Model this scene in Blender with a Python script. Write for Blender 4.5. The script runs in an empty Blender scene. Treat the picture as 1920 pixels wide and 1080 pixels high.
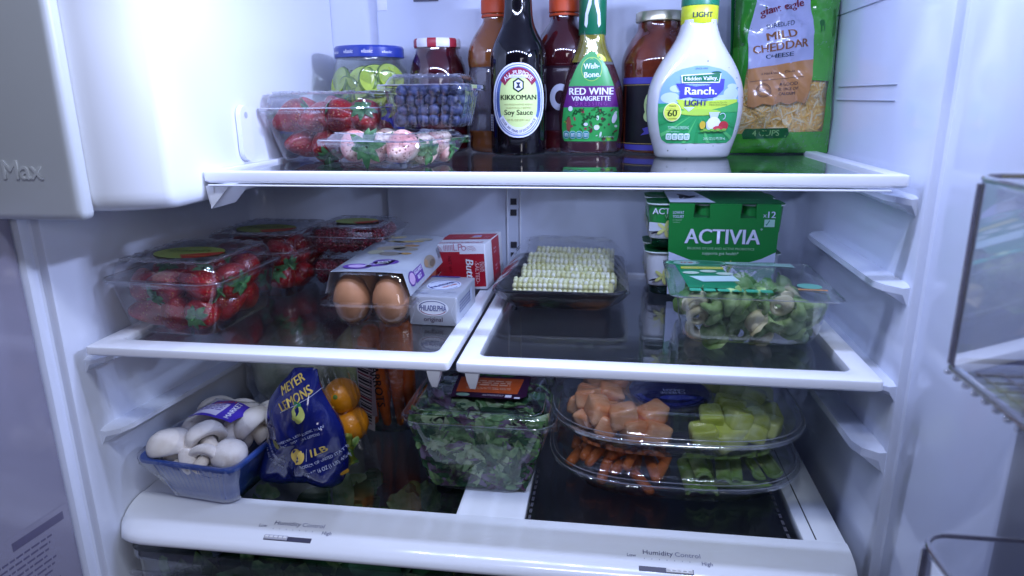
import bpy, bmesh, math, random
import numpy as np
from mathutils import Vector, Matrix, Euler
RND = random.Random(7)
SC = bpy.context.scene
COL = SC.collection
# ---------------------------------------------------------------- camera
CAM = Vector((.1409, -.585, .2431))
def _axes(yaw, pitch, roll):
    cy, sy, cp, sp = math.cos(yaw), math.sin(yaw), math.cos(pitch), math.sin(pitch)
    f = Vector((sy*cp, cy*cp, -sp)); r = Vector((cy, -sy, 0)); u = r.cross(f)
    cr, sr = math.cos(roll), math.sin(roll)
    return cr*r + sr*u, -sr*r + cr*u, f
_r, _u, _f = _axes(math.radians(-8.0653), math.radians(15.5628), math.radians(-.53496))
camd = bpy.data.cameras.new('camera'); camo = bpy.data.objects.new('camera', camd); COL.objects.link(camo)
camo.matrix_world = Matrix(((_r.x, _u.x, -_f.x, CAM.x), (_r.y, _u.y, -_f.y, CAM.y), (_r.z, _u.z, -_f.z, CAM.z), (0, 0, 0, 1)))
camd.sensor_width = 36; camd.lens = 36*1275.25/1920; camd.clip_start = .02; camd.clip_end = 50
camd.dof.use_dof = True; camd.dof.focus_distance = .77; camd.dof.aperture_fstop = 6.3
SC.camera = camo
# ---------------------------------------------------------------- world, lights, exposure
W = bpy.data.worlds.new('World'); SC.world = W; W.use_nodes = True
bg = W.node_tree.nodes['Background']; bg.inputs[0].default_value = (.42, .50, 1.0, 1); bg.inputs[1].default_value = .06
vs = SC.view_settings; vs.view_transform = 'Standard'; vs.look = 'None'; vs.gamma = 1; vs.exposure = .16; vs.use_curve_mapping = False
LEDCOL = (.54, .63, 1.0)
def area(name, loc, rot, sx, sy, power, col=LEDCOL):
    l = bpy.data.lights.new(name, 'AREA'); l.shape = 'RECTANGLE'; l.size = sx; l.size_y = sy; l.energy = power; l.color = col
    o = bpy.data.objects.new(name, l); COL.objects.link(o); o.location = loc; o.rotation_euler = rot
    return o
for i in range(8):                                   # the LED row in the ceiling of the compartment, near its front
    area('ceiling_led', (-.20 + i*.074, -.035, .452), (math.radians(14), 0, 0), .016, .016, .31)
area('side_led', (.388, .035, .425), (0, math.radians(73), math.radians(-10)), .02, .08, 1.5).data.spread = math.radians(120)      # LED strip high on the right wall
area('front_fill', (.75, -1.45, .50), (math.radians(77), 0, math.radians(30)), .5, .4, 4.2, (.90, .90, 1.0))  # fill light added out of view, lifts left wall and the deep lower compartment
area('room_light', (.30, -.62, 1.25), (math.radians(24), 0, math.radians(14)), .75, .08, 10.5, (.76, .83, 1.0))
SC.cycles.transparent_max_bounces = 32; SC.cycles.max_bounces = 7; SC.cycles.glossy_bounces = 4; SC.cycles.diffuse_bounces = 4
SC.cycles.caustics_reflective = False; SC.cycles.caustics_refractive = False; SC.cycles.sample_clamp_indirect = 3
# ---------------------------------------------------------------- helpers
def S(h):
    h = h.lstrip('#'); o = []
    for i in (0, 2, 4):
        c = int(h[i:i+2], 16)/255; o.append(c/12.92 if c <= .04045 else ((c+.055)/1.055)**2.4)
    return (o[0], o[1], o[2])
MATS = {}
def mat(name, col, rough=.5, spec=.5, var=0, vscale=60, bump=0, bscale=200, metal=0, coat=0, trans=0, sss=0, col2=None, detail=4, c2lo=.4, c2hi=.6):
    if name in MATS: return MATS[name]
    m = bpy.data.materials.new(name); m.use_nodes = True; nt = m.node_tree; b = nt.nodes['Principled BSDF']
    if isinstance(col, str): col = S(col)
    if isinstance(col2, str): col2 = S(col2)
    b.inputs['Roughness'].default_value = rough; b.inputs['Specular IOR Level'].default_value = spec
    b.inputs['Metallic'].default_value = metal; b.inputs['Coat Weight'].default_value = coat; b.inputs['Coat Roughness'].default_value = .06
    b.inputs['Transmission Weight'].default_value = trans
    if sss: b.inputs['Subsurface Weight'].default_value = sss; b.inputs['Subsurface Radius'].default_value = (.004, .0025, .0015); b.inputs['Subsurface Scale'].default_value = 1
    b.inputs['Base Color'].default_value = (*col, 1)
    tc = nt.nodes.new('ShaderNodeTexCoord')
    if var or col2:
        n = nt.nodes.new('ShaderNodeTexNoise'); n.inputs['Scale'].default_value = vscale; n.inputs['Detail'].default_value = detail
        nt.links.new(tc.outputs['Object'], n.inputs['Vector'])
        r = nt.nodes.new('ShaderNodeValToRGB')
        if col2 is None:
            a = tuple(max(0, c*(1-var)) for c in col); z = tuple(min(1, c*(1+var)) for c in col); lo, hi = .3, .7
        else: a, z, lo, hi = col, col2, c2lo, c2hi
        r.color_ramp.elements[0].position = lo; r.color_ramp.elements[1].position = hi
        r.color_ramp.elements[0].color = (*a, 1); r.color_ramp.elements[1].color = (*z, 1)
        nt.links.new(n.outputs['Fac'], r.inputs[0]); nt.links.new(r.outputs[0], b.inputs['Base Color'])
    if bump:
        n = nt.nodes.new('ShaderNodeTexNoise'); n.inputs['Scale'].default_value = bscale; n.inputs['Detail'].default_value = 3
        nt.links.new(tc.outputs['Object'], n.inputs['Vector'])
        bp = nt.nodes.new('ShaderNodeBump'); bp.inputs['Strength'].default_value = bump; bp.inputs['Distance'].default_value = .002
        nt.links.new(n.outputs['Fac'], bp.inputs['Height']); nt.links.new(bp.outputs[0], b.inputs['Normal'])
    MATS[name] = m; return m
def clear(name, tint=(.93, .94, .97), f0=.05, haze=.03, rough=.06, bump=0, bscale=120, power=5, hazecol=(.8, .82, .88), bdist=.002):
    """thin clear sheet: see-through, with a gloss that grows towards grazing angles and a little milkiness"""
    if name in MATS: return MATS[name]
    m = bpy.data.materials.new(name); m.use_nodes = True; nt = m.node_tree; nt.nodes.clear(); N = nt.nodes.new; L = nt.links.new
    out = N('ShaderNodeOutputMaterial'); tr = N('ShaderNodeBsdfTransparent'); tr.inputs[0].default_value = (*tint, 1)
    gl = N('ShaderNodeBsdfGlossy'); gl.inputs['Roughness'].default_value = rough; gl.inputs['Color'].default_value = (1, 1, 1, 1)
    df = N('ShaderNodeBsdfDiffuse'); df.inputs[0].default_value = (*hazecol, 1)
    lw = N('ShaderNodeLayerWeight'); lw.inputs['Blend'].default_value = .5
    pw = N('ShaderNodeMath'); pw.operation = 'POWER'; pw.inputs[1].default_value = power
    ma = N('ShaderNodeMath'); ma.operation = 'MULTIPLY_ADD'; ma.inputs[1].default_value = 1-f0; ma.inputs[2].default_value = f0
    L(lw.outputs['Facing'], pw.inputs[0]); L(pw.outputs[0], ma.inputs[0])
    m1 = N('ShaderNodeMixShader'); m1.inputs[0].default_value = haze; L(tr.outputs[0], m1.inputs[1]); L(df.outputs[0], m1.inputs[2])
    m2 = N('ShaderNodeMixShader'); L(ma.outputs[0], m2.inputs[0]); L(m1.outputs[0], m2.inputs[1]); L(gl.outputs[0], m2.inputs[2])
    L(m2.outputs[0], out.inputs[0])
    if bump:
        tc = N('ShaderNodeTexCoord'); n = N('ShaderNodeTexNoise'); n.inputs['Scale'].default_value = bscale; n.inputs['Detail'].default_value = 3
        n.inputs['Distortion'].default_value = .6
        bp = N('ShaderNodeBump'); bp.inputs['Strength'].default_value = bump; bp.inputs['Distance'].default_value = bdist
        L(tc.outputs['Object'], n.inputs['Vector']); L(n.outputs['Fac'], bp.inputs['Height'])
        L(bp.outputs[0], gl.inputs['Normal']); L(bp.outputs[0], df.inputs['Normal'])
    MATS[name] = m; return m
def tag(o, label=None, cat=None, group=None, kind=None):
    if label: o['label'] = label
    if cat: o['category'] = cat
    if group: o['group'] = group
    if kind: o['kind'] = kind
    return o
def thing(name, label, cat, loc=(0, 0, 0), rz=0, group=None, rot=None):
    o = bpy.data.objects.new(name, None); o.empty_display_size = .02; COL.objects.link(o); o.location = loc
    o.rotation_euler = rot if rot else (0, 0, math.radians(rz))
    return tag(o, label, cat, group)
def rr(hx, hy, r, n=5, cx=0, cy=0):
    r = min(r, hx*.999, hy*.999); o = []
    for k, (sx, sy) in enumerate(((1, 1), (-1, 1), (-1, -1), (1, -1))):
        for i in range(n+1):
            a = math.pi/2*(k + i/n); o.append((cx+sx*(hx-r)+r*math.cos(a), cy+sy*(hy-r)+r*math.sin(a)))
    return o
def sup(hx, hy, p, n=40):
    o = []
    for i in range(n):
        a = 2*math.pi*i/n; c, s = math.cos(a), math.sin(a)
        o.append((hx*math.copysign(abs(c)**(2/p), c), hy*math.copysign(abs(s)**(2/p), s)))
    return o
class MB:
    def __init__(self): self.v, self.f, self.m = [], [], []
    def loft(self, loops, cap0=False, cap1=False, mi=0, closed=True, ring=False):
        """loops: lists of 3-D points of one length; mi an index or a function of the loop number"""
        b = len(self.v); n = len(loops[0])
        for l in loops: self.v += [tuple(p) for p in l]
        K = len(loops)
        for k in range(K if ring else K-1):
            k2 = (k+1) % K; q = mi(k) if callable(mi) else mi
            for i in range(n if closed else n-1):
                j = (i+1) % n
                self.f.append((b+k*n+i, b+k*n+j, b+k2*n+j, b+k2*n+i)); self.m.append(q)
        if cap0: self.f.append(tuple(b+i for i in reversed(range(n)))); self.m.append(mi(0) if callable(mi) else mi)
        if cap1: self.f.append(tuple(b+(K-1)*n+i for i in range(n))); self.m.append(mi(K-2) if callable(mi) else mi)
        return self
    def lathe(self, prof, n=32, mi=0, c=(0, 0), cap0=True, cap1=True, sq=1):
        return self.loft([[(c[0]+r*math.cos(2*math.pi*i/n), c[1]+sq*r*math.sin(2*math.pi*i/n), z) for i in range(n)] for r, z in prof], cap0, cap1, mi)
    def box(self, x0, x1, y0, y1, z0, z1, mi=0, ch=0):
        if not ch:
            L = [[(x1, y1, z), (x0, y1, z), (x0, y0, z), (x1, y0, z)] for z in (z0, z1)]; return self.loft(L, True, True, mi)
        cx, cy, hx, hy = (x0+x1)/2, (y0+y1)/2, (x1-x0)/2, (y1-y0)/2
        c2 = ch*.3
        rings = [(z0, ch), (z0+c2, c2), (z0+ch, 0), (z1-ch, 0), (z1-c2, c2), (z1, ch)]
        return self.loft([[(x, y, z) for x, y in rr(hx-d, hy-d, max(ch*1.2, .0005), 3, cx, cy)] for z, d in rings], True, True, mi)
    def tube(self, path, rad, n=8, mi=0, caps=True):
        loops = []; P = [Vector(p) for p in path]
        for k, p in enumerate(P):
            t = (P[min(k+1, len(P)-1)] - P[max(k-1, 0)]).normalized()
            a = t.orthogonal() if k == 0 else (a - t*a.dot(t)); a = a.normalized(); b = t.cross(a)
            r = rad[k] if hasattr(rad, '__len__') else rad
            loops.append([p + r*(a*math.cos(2*math.pi*i/n) + b*math.sin(2*math.pi*i/n)) for i in range(n)])
        return self.loft(loops, caps, caps, mi)
    def poly(self, pts, mi=0):
        b = len(self.v); self.v += [tuple(p) for p in pts]; self.f.append(tuple(range(b, b+len(pts)))); self.m.append(mi); return self
    def grid(self, fn, nu, nv, mi=0):
        b = len(self.v)
        for j in range(nv+1):
            for i in range(nu+1): self.v.append(tuple(fn(i/nu, j/nv)))
        for j in range(nv):
            for i in range(nu):
                a = b+j*(nu+1)+i; self.f.append((a, a+1, a+nu+2, a+nu+1)); self.m.append(mi)
        return self
    def xf(self, M, start=0):
        for i in range(start, len(self.v)): self.v[i] = tuple(M @ Vector(self.v[i]))
        return self
    def build(self, name, mats, parent=None, smooth=35, kind=None, loc=None, rot=None):
        me = bpy.data.meshes.new(name); me.from_pydata(self.v, [], self.f)
        for m in (mats if isinstance(mats, (list, tuple)) else [mats]): me.materials.append(m)
        me.polygons.foreach_set('material_index', self.m)
        if smooth:
            me.polygons.foreach_set('use_smooth', [True]*len(me.polygons)); me.set_sharp_from_angle(angle=math.radians(smooth))
        me.validate(); me.update()
        o = bpy.data.objects.new(name, me); COL.objects.link(o)
        if parent: o.parent = parent
        if kind: o['kind'] = kind
        if loc: o.location = loc
        if rot: o.rotation_euler = rot
        return o
def inst(name, me, parent=None, loc=(0, 0, 0), rot=(0, 0, 0), sc=1, kind=None):
    o = bpy.data.objects.new(name, me); COL.objects.link(o); o.location = loc; o.rotation_euler = rot
    o.scale = (sc, sc, sc) if not hasattr(sc, '__len__') else sc
    if parent: o.parent = parent
    if kind: o['kind'] = kind
    return o
def smoothprof(keys, n=40):
    """Catmull-Rom through rows of numbers"""
    K = [keys[0]] + list(keys) + [keys[-1]]; out = []; m = len(keys)-1
    for s in range(n+1):
        t = s/n*m; i = min(int(t), m-1); t -= i; p = K[i:i+4]
        out.append(tuple(.5*((2*b)+(-a+c)*t+(2*a-5*b+4*c-d)*t*t+(-a+3*b-3*c+d)*t**3) for a, b, c, d in zip(*p)))
    return out
def interp(z, rows, k):
    if z <= rows[0][0]: return rows[0][k]
    for a, b in zip(rows, rows[1:]):
        if z <= b[0]:
            t = (z-a[0])/max(1e-9, b[0]-a[0]); return a[k]+(b[k]-a[k])*t
    return rows[-1][k]
# ------------------------------------------------------------ print on things
_TX = {}
def text2d(body, bold=0, shear=0, space=1.0):
    key = (body, bold, shear, space)
    if key not in _TX:
        c = bpy.data.curves.new('t', 'FONT'); c.body = body; c.size = 1; c.resolution_u = 3; c.offset = 0; c.shear = shear; c.space_character = space
        o = bpy.data.objects.new('t', c); COL.objects.link(o)
        dg = bpy.context.evaluated_depsgraph_get(); e = o.evaluated_get(dg); me = e.to_mesh()
        v = [(p.co.x, p.co.y) for p in me.vertices]; f = [tuple(p.vertices) for p in me.polygons]
        e.to_mesh_clear(); bpy.data.objects.remove(o); bpy.data.curves.remove(c)
        xs = [p[0] for p in v] or [0]; x0, x1 = min(xs), max(xs)
        _TX[key] = ([(x-(x0+x1)/2, y) for x, y in v], f, x1-x0)
    return _TX[key]
class Print:
    """flat print laid on a surface: shapes in (u, v), each on its own thin layer"""
    def __init__(self, step=.005): self.sh = []; self.mats = []; self.step = step
    def mi(self, m):
        if m not in self.mats: self.mats.append(m)
        return self.mats.index(m)
    def poly(self, pts, m, layer=0): self.sh.append((list(pts), [tuple(range(len(pts)))], self.mi(m), layer)); return self
    def rect(self, u0, v0, u1, v1, m, layer=0): return self.poly([(u0, v0), (u1, v0), (u1, v1), (u0, v1)], m, layer)
    def ell(self, cu, cv, ru, rv, m, layer=0, n=36, a0=0, a1=360, rot=0, p=2):
        cr, sr = math.cos(math.radians(rot)), math.sin(math.radians(rot)); o = []
        for i in range(n if a1-a0 == 360 else n+1):
            a = math.radians(a0+(a1-a0)*i/n); c, s = math.cos(a), math.sin(a)
            x, y = ru*math.copysign(abs(c)**(2/p), c), rv*math.copysign(abs(s)**(2/p), s)
            o.append((cu+x*cr-y*sr, cv+x*sr+y*cr))
        return self.poly(o, m, layer)
    def arc(self, cu, cv, r0, r1, a0, a1, m, layer=0, n=24, sq=1):
        for i in range(n):
            a, b = (math.radians(a0+(a1-a0)*t/n) for t in (i, i+1))
            self.poly([(cu+sq*r0*math.cos(a), cv+r0*math.sin(a)), (cu+sq*r1*math.cos(a), cv+r1*math.sin(a)), (cu+sq*r1*math.cos(b), cv+r1*math.sin(b)), (cu+sq*r0*math.cos(b), cv+r0*math.sin(b))], m, layer)
        return self
    def text(self, body, u, v, w, m, layer=2, h=None, bold=.02, shear=0, rot=0, arc=None, space=1.0):
        """width w; h the cap height if it is not to follow the width; arc (radius u, radius v): baseline bent on an ellipse about (u, v)"""
        V, F, wd = text2d(body, 0, shear, space)
        if bold >= .02:                              # heavier strokes: the same letters again, a hair to each side
            b = min(bold, .05)*.55*w/max(wd, 1e-6); c_, s_ = math.cos(math.radians(rot)), math.sin(math.radians(rot))
            for k, d in ((-.3, -b), (-.15, b)): self.text(body, u+d*c_, v+d*s_, w, m, layer+k, h, 0, shear, rot, arc, space)
        s = w/max(wd, 1e-6); sv = h/.73 if h else s; P = []
        cr, sr = math.cos(math.radians(rot)), math.sin(math.radians(rot))
        for x, y in V:
            x, y = x*s, y*sv
            if arc:
                ru, rv, sg = arc; a = x/((ru+rv)/2)
                if sg > 0: q = (u+(ru+y)*math.sin(a), v+(rv+y)*math.cos(a))
                else: q = (u+(ru-y)*math.sin(a), v-(rv-y)*math.cos(a))
                P.append(q)
            else: P.append((u+x*cr-y*sr, v+x*sr+y*cr))
        self.sh.append((P, F, self.mi(m), layer)); return self
    def scribble(self, u, v, w, h, rows, m, layer=2, seed=1, rot=0):
        """rows of tiny unreadable print"""
        R = random.Random(seed); cr, sr = math.cos(math.radians(rot)), math.sin(math.radians(rot))
        for k in range(rows):
            x = 0; y = -k*h*1.7
            while x < w:
                l = min(R.uniform(1.2, 4)*h, w-x)
                q = [(x, y), (x+l, y), (x+l, y+h*.8), (x, y+h*.8)]
                self.poly([(u+a*cr-b*sr, v+a*sr+b*cr) for a, b in q], m, layer); x += l+h*.6
        return self
    def build(self, name, surf, parent, lift=.00018, base=.0003, cut=True, smooth=True):
        bm = bmesh.new()
        for P, F, mi, layer in self.sh:
            vs_ = [bm.verts.new((x, y, base+layer*lift)) for x, y in P]
            for f in F:
                try: fc = bm.faces.new([vs_[i] for i in f]); fc.material_index = mi
                except ValueError: pass
        if cut:
            xs = [v.co.x for v in bm.verts]; ys = [v.co.y for v in bm.verts]
            for ax, lo, hi in ((0, min(xs), max(xs)), (1, min(ys), max(ys))):
                k = math.ceil(lo/self.step)
                while k*self.step < hi:
                    co = [0, 0, 0]; no = [0, 0, 0]; co[ax] = k*self.step; no[ax] = 1
                    bmesh.ops.bisect_plane(bm, geom=bm.verts[:]+bm.edges[:]+bm.faces[:], plane_co=co, plane_no=no, dist=1e-7); k += 1
        for v in bm.verts: v.co = Vector(surf(v.co.x, v.co.y, v.co.z))
        me = bpy.data.meshes.new(name); bm.to_mesh(me); bm.free()
        for m in self.mats: me.materials.append(m)
        if smooth: me.polygons.foreach_set('use_smooth', [True]*len(me.polygons))
        o = bpy.data.objects.new(name, me); COL.objects.link(o); o.parent = parent
        return o
def ink(h, rough=.35): return mat('ink_'+h.lstrip('#'), h, rough, .4)
# shared materials
LINER = mat('liner_plastic', (.70, .745, .87), .13, .5, coat=.3, var=.02, vscale=8)
FRAME = mat('shelf_plastic', (.80, .82, .88), .28, .5, var=.015, vscale=20)
GLASS = clear('shelf_glass', (.94, .955, .96), .07, .002, .012, power=4.2)
PET = clear('clear_plastic', (.95, .955, .97), .065, .004, .02, bump=.28, bscale=50, power=2.8)
BEAD = clear('bead_plastic', (.90, .91, .95), .24, .08, .03, power=1.7)
FILM2 = clear('tray_film', (.97, .97, .98), .05, .006, .05, bump=1.0, bscale=40, power=3.2, bdist=.004)
FILM = clear('stretch_film', (.96, .96, .98), .10, .020, .04, bump=1.0, bscale=45, power=2.4, bdist=.004)
T, B = .1738, -.2021          # heights of the top shelf and of the crisper cover; the middle shelves lie at 0
# ================================================================= liner of the refrigerator
def struct(o): o['kind'] = 'structure'; return o
m = MB(); m.box(-.48, .48, .40, .42, -.46, .48); struct(m.build('back_wall', LINER, None))
bw = bpy.data.objects['back_wall']
m = MB(); m.box(-.185, .335, .391, .3995, -.19, .46, ch=.003); m.build('air_duct_panel', mat('duct_plastic', (.64, .69, .82), .35, .5, var=.02, vscale=6), bw)
DARK = mat('dark_recess', (.03, .03, .04), .6)
m = MB(); m.box(-.0042, -.0022, .3885, .3915, -.19, .45, ch=.0006); m.box(.0146, .0166, .3885, .3915, -.19, .45, ch=.0006); m.build('shelf_rail', FRAME, bw)
for z in (.099, .083, .035, .019, -.045, -.061, .30, .316):
    m = MB(); m.box(.0015, .0105, .3900, .3914, z-.0045, z+.0045); m.build('rail_slot', DARK, bw)
m = MB(); m.box(-.13, -.095, .3895, .3913, .372, .385, ch=.0006); m.build('air_vent', mat('vent_grey', (.10, .11, .16), .5), bw)
m = MB(); m.box(-.182, -.168, .3898, .3913, .362, .40, ch=.0005); m.build('clip', FRAME, bw)
for x, z in ((-.048, .305), (-.048, .292)):
    m = MB(); m.box(x-.006, x+.003, .3900, .3914, z-.0012, z+.0012); m.build('rail_slot', DARK, bw)
def sidewall(name, s, x0, xf, ystep, yfront, ztop, zbot=-.46):
    """plan outline lofted upwards: pocket wall, step facing the front, outer wall, cabinet front"""
    pts = [(s*x0, .40)] ; r = .03
    pts = [(s*(x0-r), .3995)] + [(s*(x0-r+r*math.sin(a)), .3995-r+r*math.cos(a)) for a in [math.pi/2*i/6 for i in range(1, 7)]]
    pts += [(s*x0, ystep+.004), (s*(x0+.0012), ystep+.0012), (s*(x0+.004), ystep), (s*(xf-.002), ystep), (s*xf, ystep-.002), (s*xf, yfront+.006), (s*(xf+.002), yfront+.002), (s*(xf+.006), yfront), (s*.52, yfront)]
    if s < 0: pts = pts[::-1]
    m = MB(); m.loft([[(x, y, z) for x, y in pts] for z in (zbot, -.2, 0, .2, ztop)], closed=False)
    return struct(m.build(name, LINER, None))
rw = sidewall('right_wall', 1, .4095, .4195, .036, -.125, .48)
lw = sidewall('left_wall', -1, .397, .408, -.010, -.023, .1462)
def rib(parent, s, x, y0, y1, zt, zb, d=.026, rise=0):
    """moulded shelf support: a ledge along the wall with a sloping underside and a blunt front end"""
    m = MB(); L = []
    for y, q, dz in ((y0, .25, -.002), (y0+.006, .8, 0), (y0+.02, 1, 0), (y1-.02, .9, rise), (y1, .5, rise)):
        L.append([(s*x, y, zt+dz), (s*(x-d*q), y, zt+dz-.001), (s*(x-d*q), y, zt+dz-(zt-zb)*.35), (s*x, y, zb+dz)])
    m.loft(L, True, True); m.build('shelf_support', LINER, parent, 25)
rib(rw, 1, .4105, .040, .30, .080, .060); rib(rw, 1, .4105, .038, .26, -.082, -.108, rise=-.008); rib(rw, 1, .4105, .05, .34, T-.016, T-.034, .022)
rib(lw, -1, .398, .016, .31, -.098, -.117, rise=-.02); rib(rw, 1, .4105, .038, .33, -.014, -.03); rib(lw, -1, .398, .012, .33, -.014, -.03)
for z0, z1, y0, y1 in ((.2525, .2533, .13, .30), (.2375, .2383, .13, .30), (.335, .3358, .13, .33)):     # moulded seams
    m = MB(); m.box(.4077, .4099, y0, y1, z0, z1, ch=.0003); m.build('seam', mat('seam_grey', (.42, .45, .55), .4), rw)
m = MB(); m.box(-.48, .48, -.12, .40, .47, .49); struct(m.build('ceiling', LINER, None))
m = MB(); m.box(-.48, .48, -.06, .40, -.47, -.45); struct(m.build('floor', mat('floor_plastic', (.05, .05, .06), .6), None))
# ================================================================= ice maker housing, upper left
ice = thing('ice_maker', 'bulky white ice maker housing filling the upper left corner', 'ice maker', (-.33, .1, .1465))
ICE = mat('ice_maker_plastic', (.78, .81, .87), .30, .5, var=.012, vscale=10)
plan = [(-.2536, .398), (-.2536, .20), (-.2536, .02), (-.2537, -.002), (-.2545, -.0070), (-.2565, -.0110), (-.2600, -.0142), (-.300, -.0365), (-.48, -.0365), (-.48, .398)]
def ins(pts, d):
    c = Vector((-.36, .18)); return [(x+(c.x-x)*d, y+(c.y-y)*d) for x, y in pts]
m = MB(); L = []
for z, d in ((.1465, .11), (.1472, .060), (.1495, .026), (.1535, .009), (.159, .002), (.165, 0), (.30, 0), (.4695, 0)): L.append([(x-(-.33), y-.1, z-.1465) for x, y in ins(plan, d)])
m.loft(L, True, True); m.build('housing', ICE, ice, 40)
m = MB(); L = []
for (y, d) in ((-.0372, 0), (-.0440, 0), (-.0470, .0008), (-.0490, .0026), (-.0500, .0065)):
    L.append([(-.398+x-(-.33), y-.1, z) for x, z in rr(.0835-d, .163-d, .007, 4, 0, .1585)])
m.loft([l[::-1] for l in L], True, True); fp = m.build('front_panel', mat('front_panel_plastic', (.52, .55, .58), .38, .5, var=.015, vscale=14), ice, 35)
c = bpy.data.curves.new('t', 'FONT'); c.body = 'Ice Max'; c.size = .0235; c.extrude = .0004; c.bevel_depth = .0002; c.align_x = 'RIGHT'
o = bpy.data.objects.new('t', c); COL.objects.link(o); me = bpy.data.meshes.new_from_object(o.evaluated_get(bpy.context.evaluated_depsgraph_get())); bpy.data.objects.remove(o)
me.materials.clear(); me.materials.append(mat('emboss_plastic', (.55, .58, .61), .3, .5))
eo = inst('embossed_lettering', me, ice, (-.3462+.33, -.1505, .179-.1465), (math.radians(90), 0, 0))
m = MB(); m.box(-.01, .0, -.0012, .0012, .0, .3); 
m = MB()
L = [[(.0774, y, z) for y, z in rr(.013, .030, .012, 5, .025-.0, .063)], [(.0774+.0045, y, z) for y, z in rr(.0118, .0288, .011, 5, .025, .063)]]
m.loft([l for l in L], True, True); m.build('shelf_hanger', FRAME, ice, 30)
m = MB(); m.loft([[(.0822, .025+r*math.cos(a), .082+r*math.sin(a)) for a in [2*math.pi*i/14 for i in range(14)]] for r in (.0035, .0022)], False, True); m.build('hanger_hole', mat('hole_grey', (.45, .47, .52), .5), ice)
# ================================================================= glass shelves
def ringframe(m, x0, x1, y0, y1, wl, wr, wf, wb, zt, th, ri=.010, ro=.004, mi=0):
    cx, cy, hx, hy = (x0+x1)/2, (y0+y1)/2, (x1-x0)/2, (y1-y0)/2
    ix0, ix1, iy0, iy1 = x0+wl, x1-wr, y0+wf, y1-wb
    O = lambda d, z: [(x, y, z) for x, y in rr(hx-d, hy-d, ro, 5, cx, cy)]
    I = lambda d, z: [(x, y, z) for x, y in rr((ix1-ix0)/2+d, (iy1-iy0)/2+d, ri, 5, (ix0+ix1)/2, (iy0+iy1)/2)]
    m.loft([O(.002, zt-th), O(0, zt-th+.002), O(0, zt-.002), O(.0006, zt-.0006), O(.002, zt), I(.0015, zt), I(.0004, zt-.0006), I(0, zt-.002), I(0, zt-th)], ring=True, mi=mi)
def shelf(label, x0, x1, y0, y1, z, wl, wr, wf, wb, th, group):
    s = thing('glass_shelf', label, 'shelf', ((x0+x1)/2, y0, z), group=group); ox, oy = (x0+x1)/2, y0
    m = MB(); ringframe(m, x0-ox, x1-ox, 0, y1-oy, wl, wr, wf, wb, .0035, th); m.build('frame', FRAME, s, 40)
    m = MB(); m.box(x0-ox+wl-.004, x1-ox-wr+.004, wf-.004, y1-oy-wb+.004, -.0045, 0); m.build('glass_pane', GLASS, s, 0)
    return s
G = 'glass shelves with white plastic frames'
s = shelf('full width top glass shelf with white front bar under the bottles', -.2525, .3965, .038, .372, T, .010, .016, .010, .012, .0112, G)
m = MB(); m.box(-.32, .31, -.0012, .004, -.0108, -.0092, ch=.0006); m.build('front_lip', FRAME, s)
m = MB(); m.loft([[(-.322, y, -.0105), (-.30, y, -.0105), (-.322, y, -.034+.0)] for y in (.004, .05)] , True, True)
m.loft([[(-.324, .002, -.011), (-.316, .002, -.011), (-.316, .26, -.011), (-.324, .26, -.011)], [(-.324, .006, -.030), (-.318, .006, -.030), (-.318, .10, -.014), (-.324, .10, -.014)]], True, True); m.build('bracket', FRAME, s, 20)
s1 = shelf('left half middle glass shelf holding berries, eggs and butter', -.3835, -.0035, 0, .368, 0, .022, .017, .026, .012, .0098, G)
s2 = shelf('right half middle glass shelf holding corn, yogurt and pasta', .0035, .3840, 0, .368, 0, .018, .020, .022, .012, .0105, G)
for s, x in ((s1, .175), (s2, -.175)):
    m = MB(); m.loft([[(x-.007, .001, -.0055), (x+.007, .001, -.0055), (x+.007, .012, -.007), (x-.007, .012, -.007)], [(x-.005, .001, -.015), (x+.005, .001, -.015), (x+.005, .010, -.015), (x-.005, .010, -.015)], [(x-.0025, .003, -.0235), (x+.0025, .003, -.0235), (x+.0025, .008, -.0235), (x-.0025, .008, -.0235)]], True, True); m.build('hook', FRAME, s, 30)
m = MB(); m.box(-.05, .05, .368, .39, -.004, -.0015); 
# ================================================================= crisper cover with two dark glass panes
cov = thing('crisper_cover', 'white crisper drawer cover with two dark glass panes at bottom', 'drawer cover', (0, 0, B))
PROF = [(.062, -.0002), (.052, 0), (.036, -.0010), (.022, -.0030), (.010, -.0062), (.002, -.0098), (-.003, -.0135), (-.0052, -.0172), (-.0058, -.0205), (-.0045, -.0230), (0, -.0238)]
PS = smoothprof(PROF, 36)
def cov_z(y):
    for a, b in zip(PS, PS[1:]):
        if b[0] <= y <= a[0]: return b[1]+(a[1]-b[1])*(y-b[0])/max(1e-9, a[0]-b[0])
    return 0
COVER = mat('cover_plastic', (.82, .85, .90), .16, .5, var=.01, vscale=12, coat=.3)
m = MB(); L = []
NX = 60
for i in range(NX+1):
    t = i/NX; x = -.3955+.791*t; e = min(x+.3955, .3955-x); q = max(0, 1-e/.045); pull = .024*(1-math.sqrt(max(0, 1-q*q)))
    L.append([(x, y+pull*max(0, min(1, (.062-y)/.06)), z) for y, z in PS])
m.loft(L, closed=False); m.build('front_panel', COVER, cov, 50)
m = MB(); m.box(-.3955, -.342, .0615, .392, -.012, -.0002, ch=.0015); m.box(-.0165, .0605, .0615, .392, -.012, -.0002, ch=.0015)
m.box(.353, .3955, .0615, .392, -.012, -.0002, ch=.0015); m.box(-.345, .356, .366, .392, -.0121, -.0006, ch=.001); m.box(-.345, .356, .0575, .063, -.012, -.0004, ch=.001)
m.build('frame', COVER, cov, 40)
m = MB(); m.box(.3655, .3668, .064, .36, -.0006, .0001); m.build('groove', DARK, cov, 0)
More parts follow.
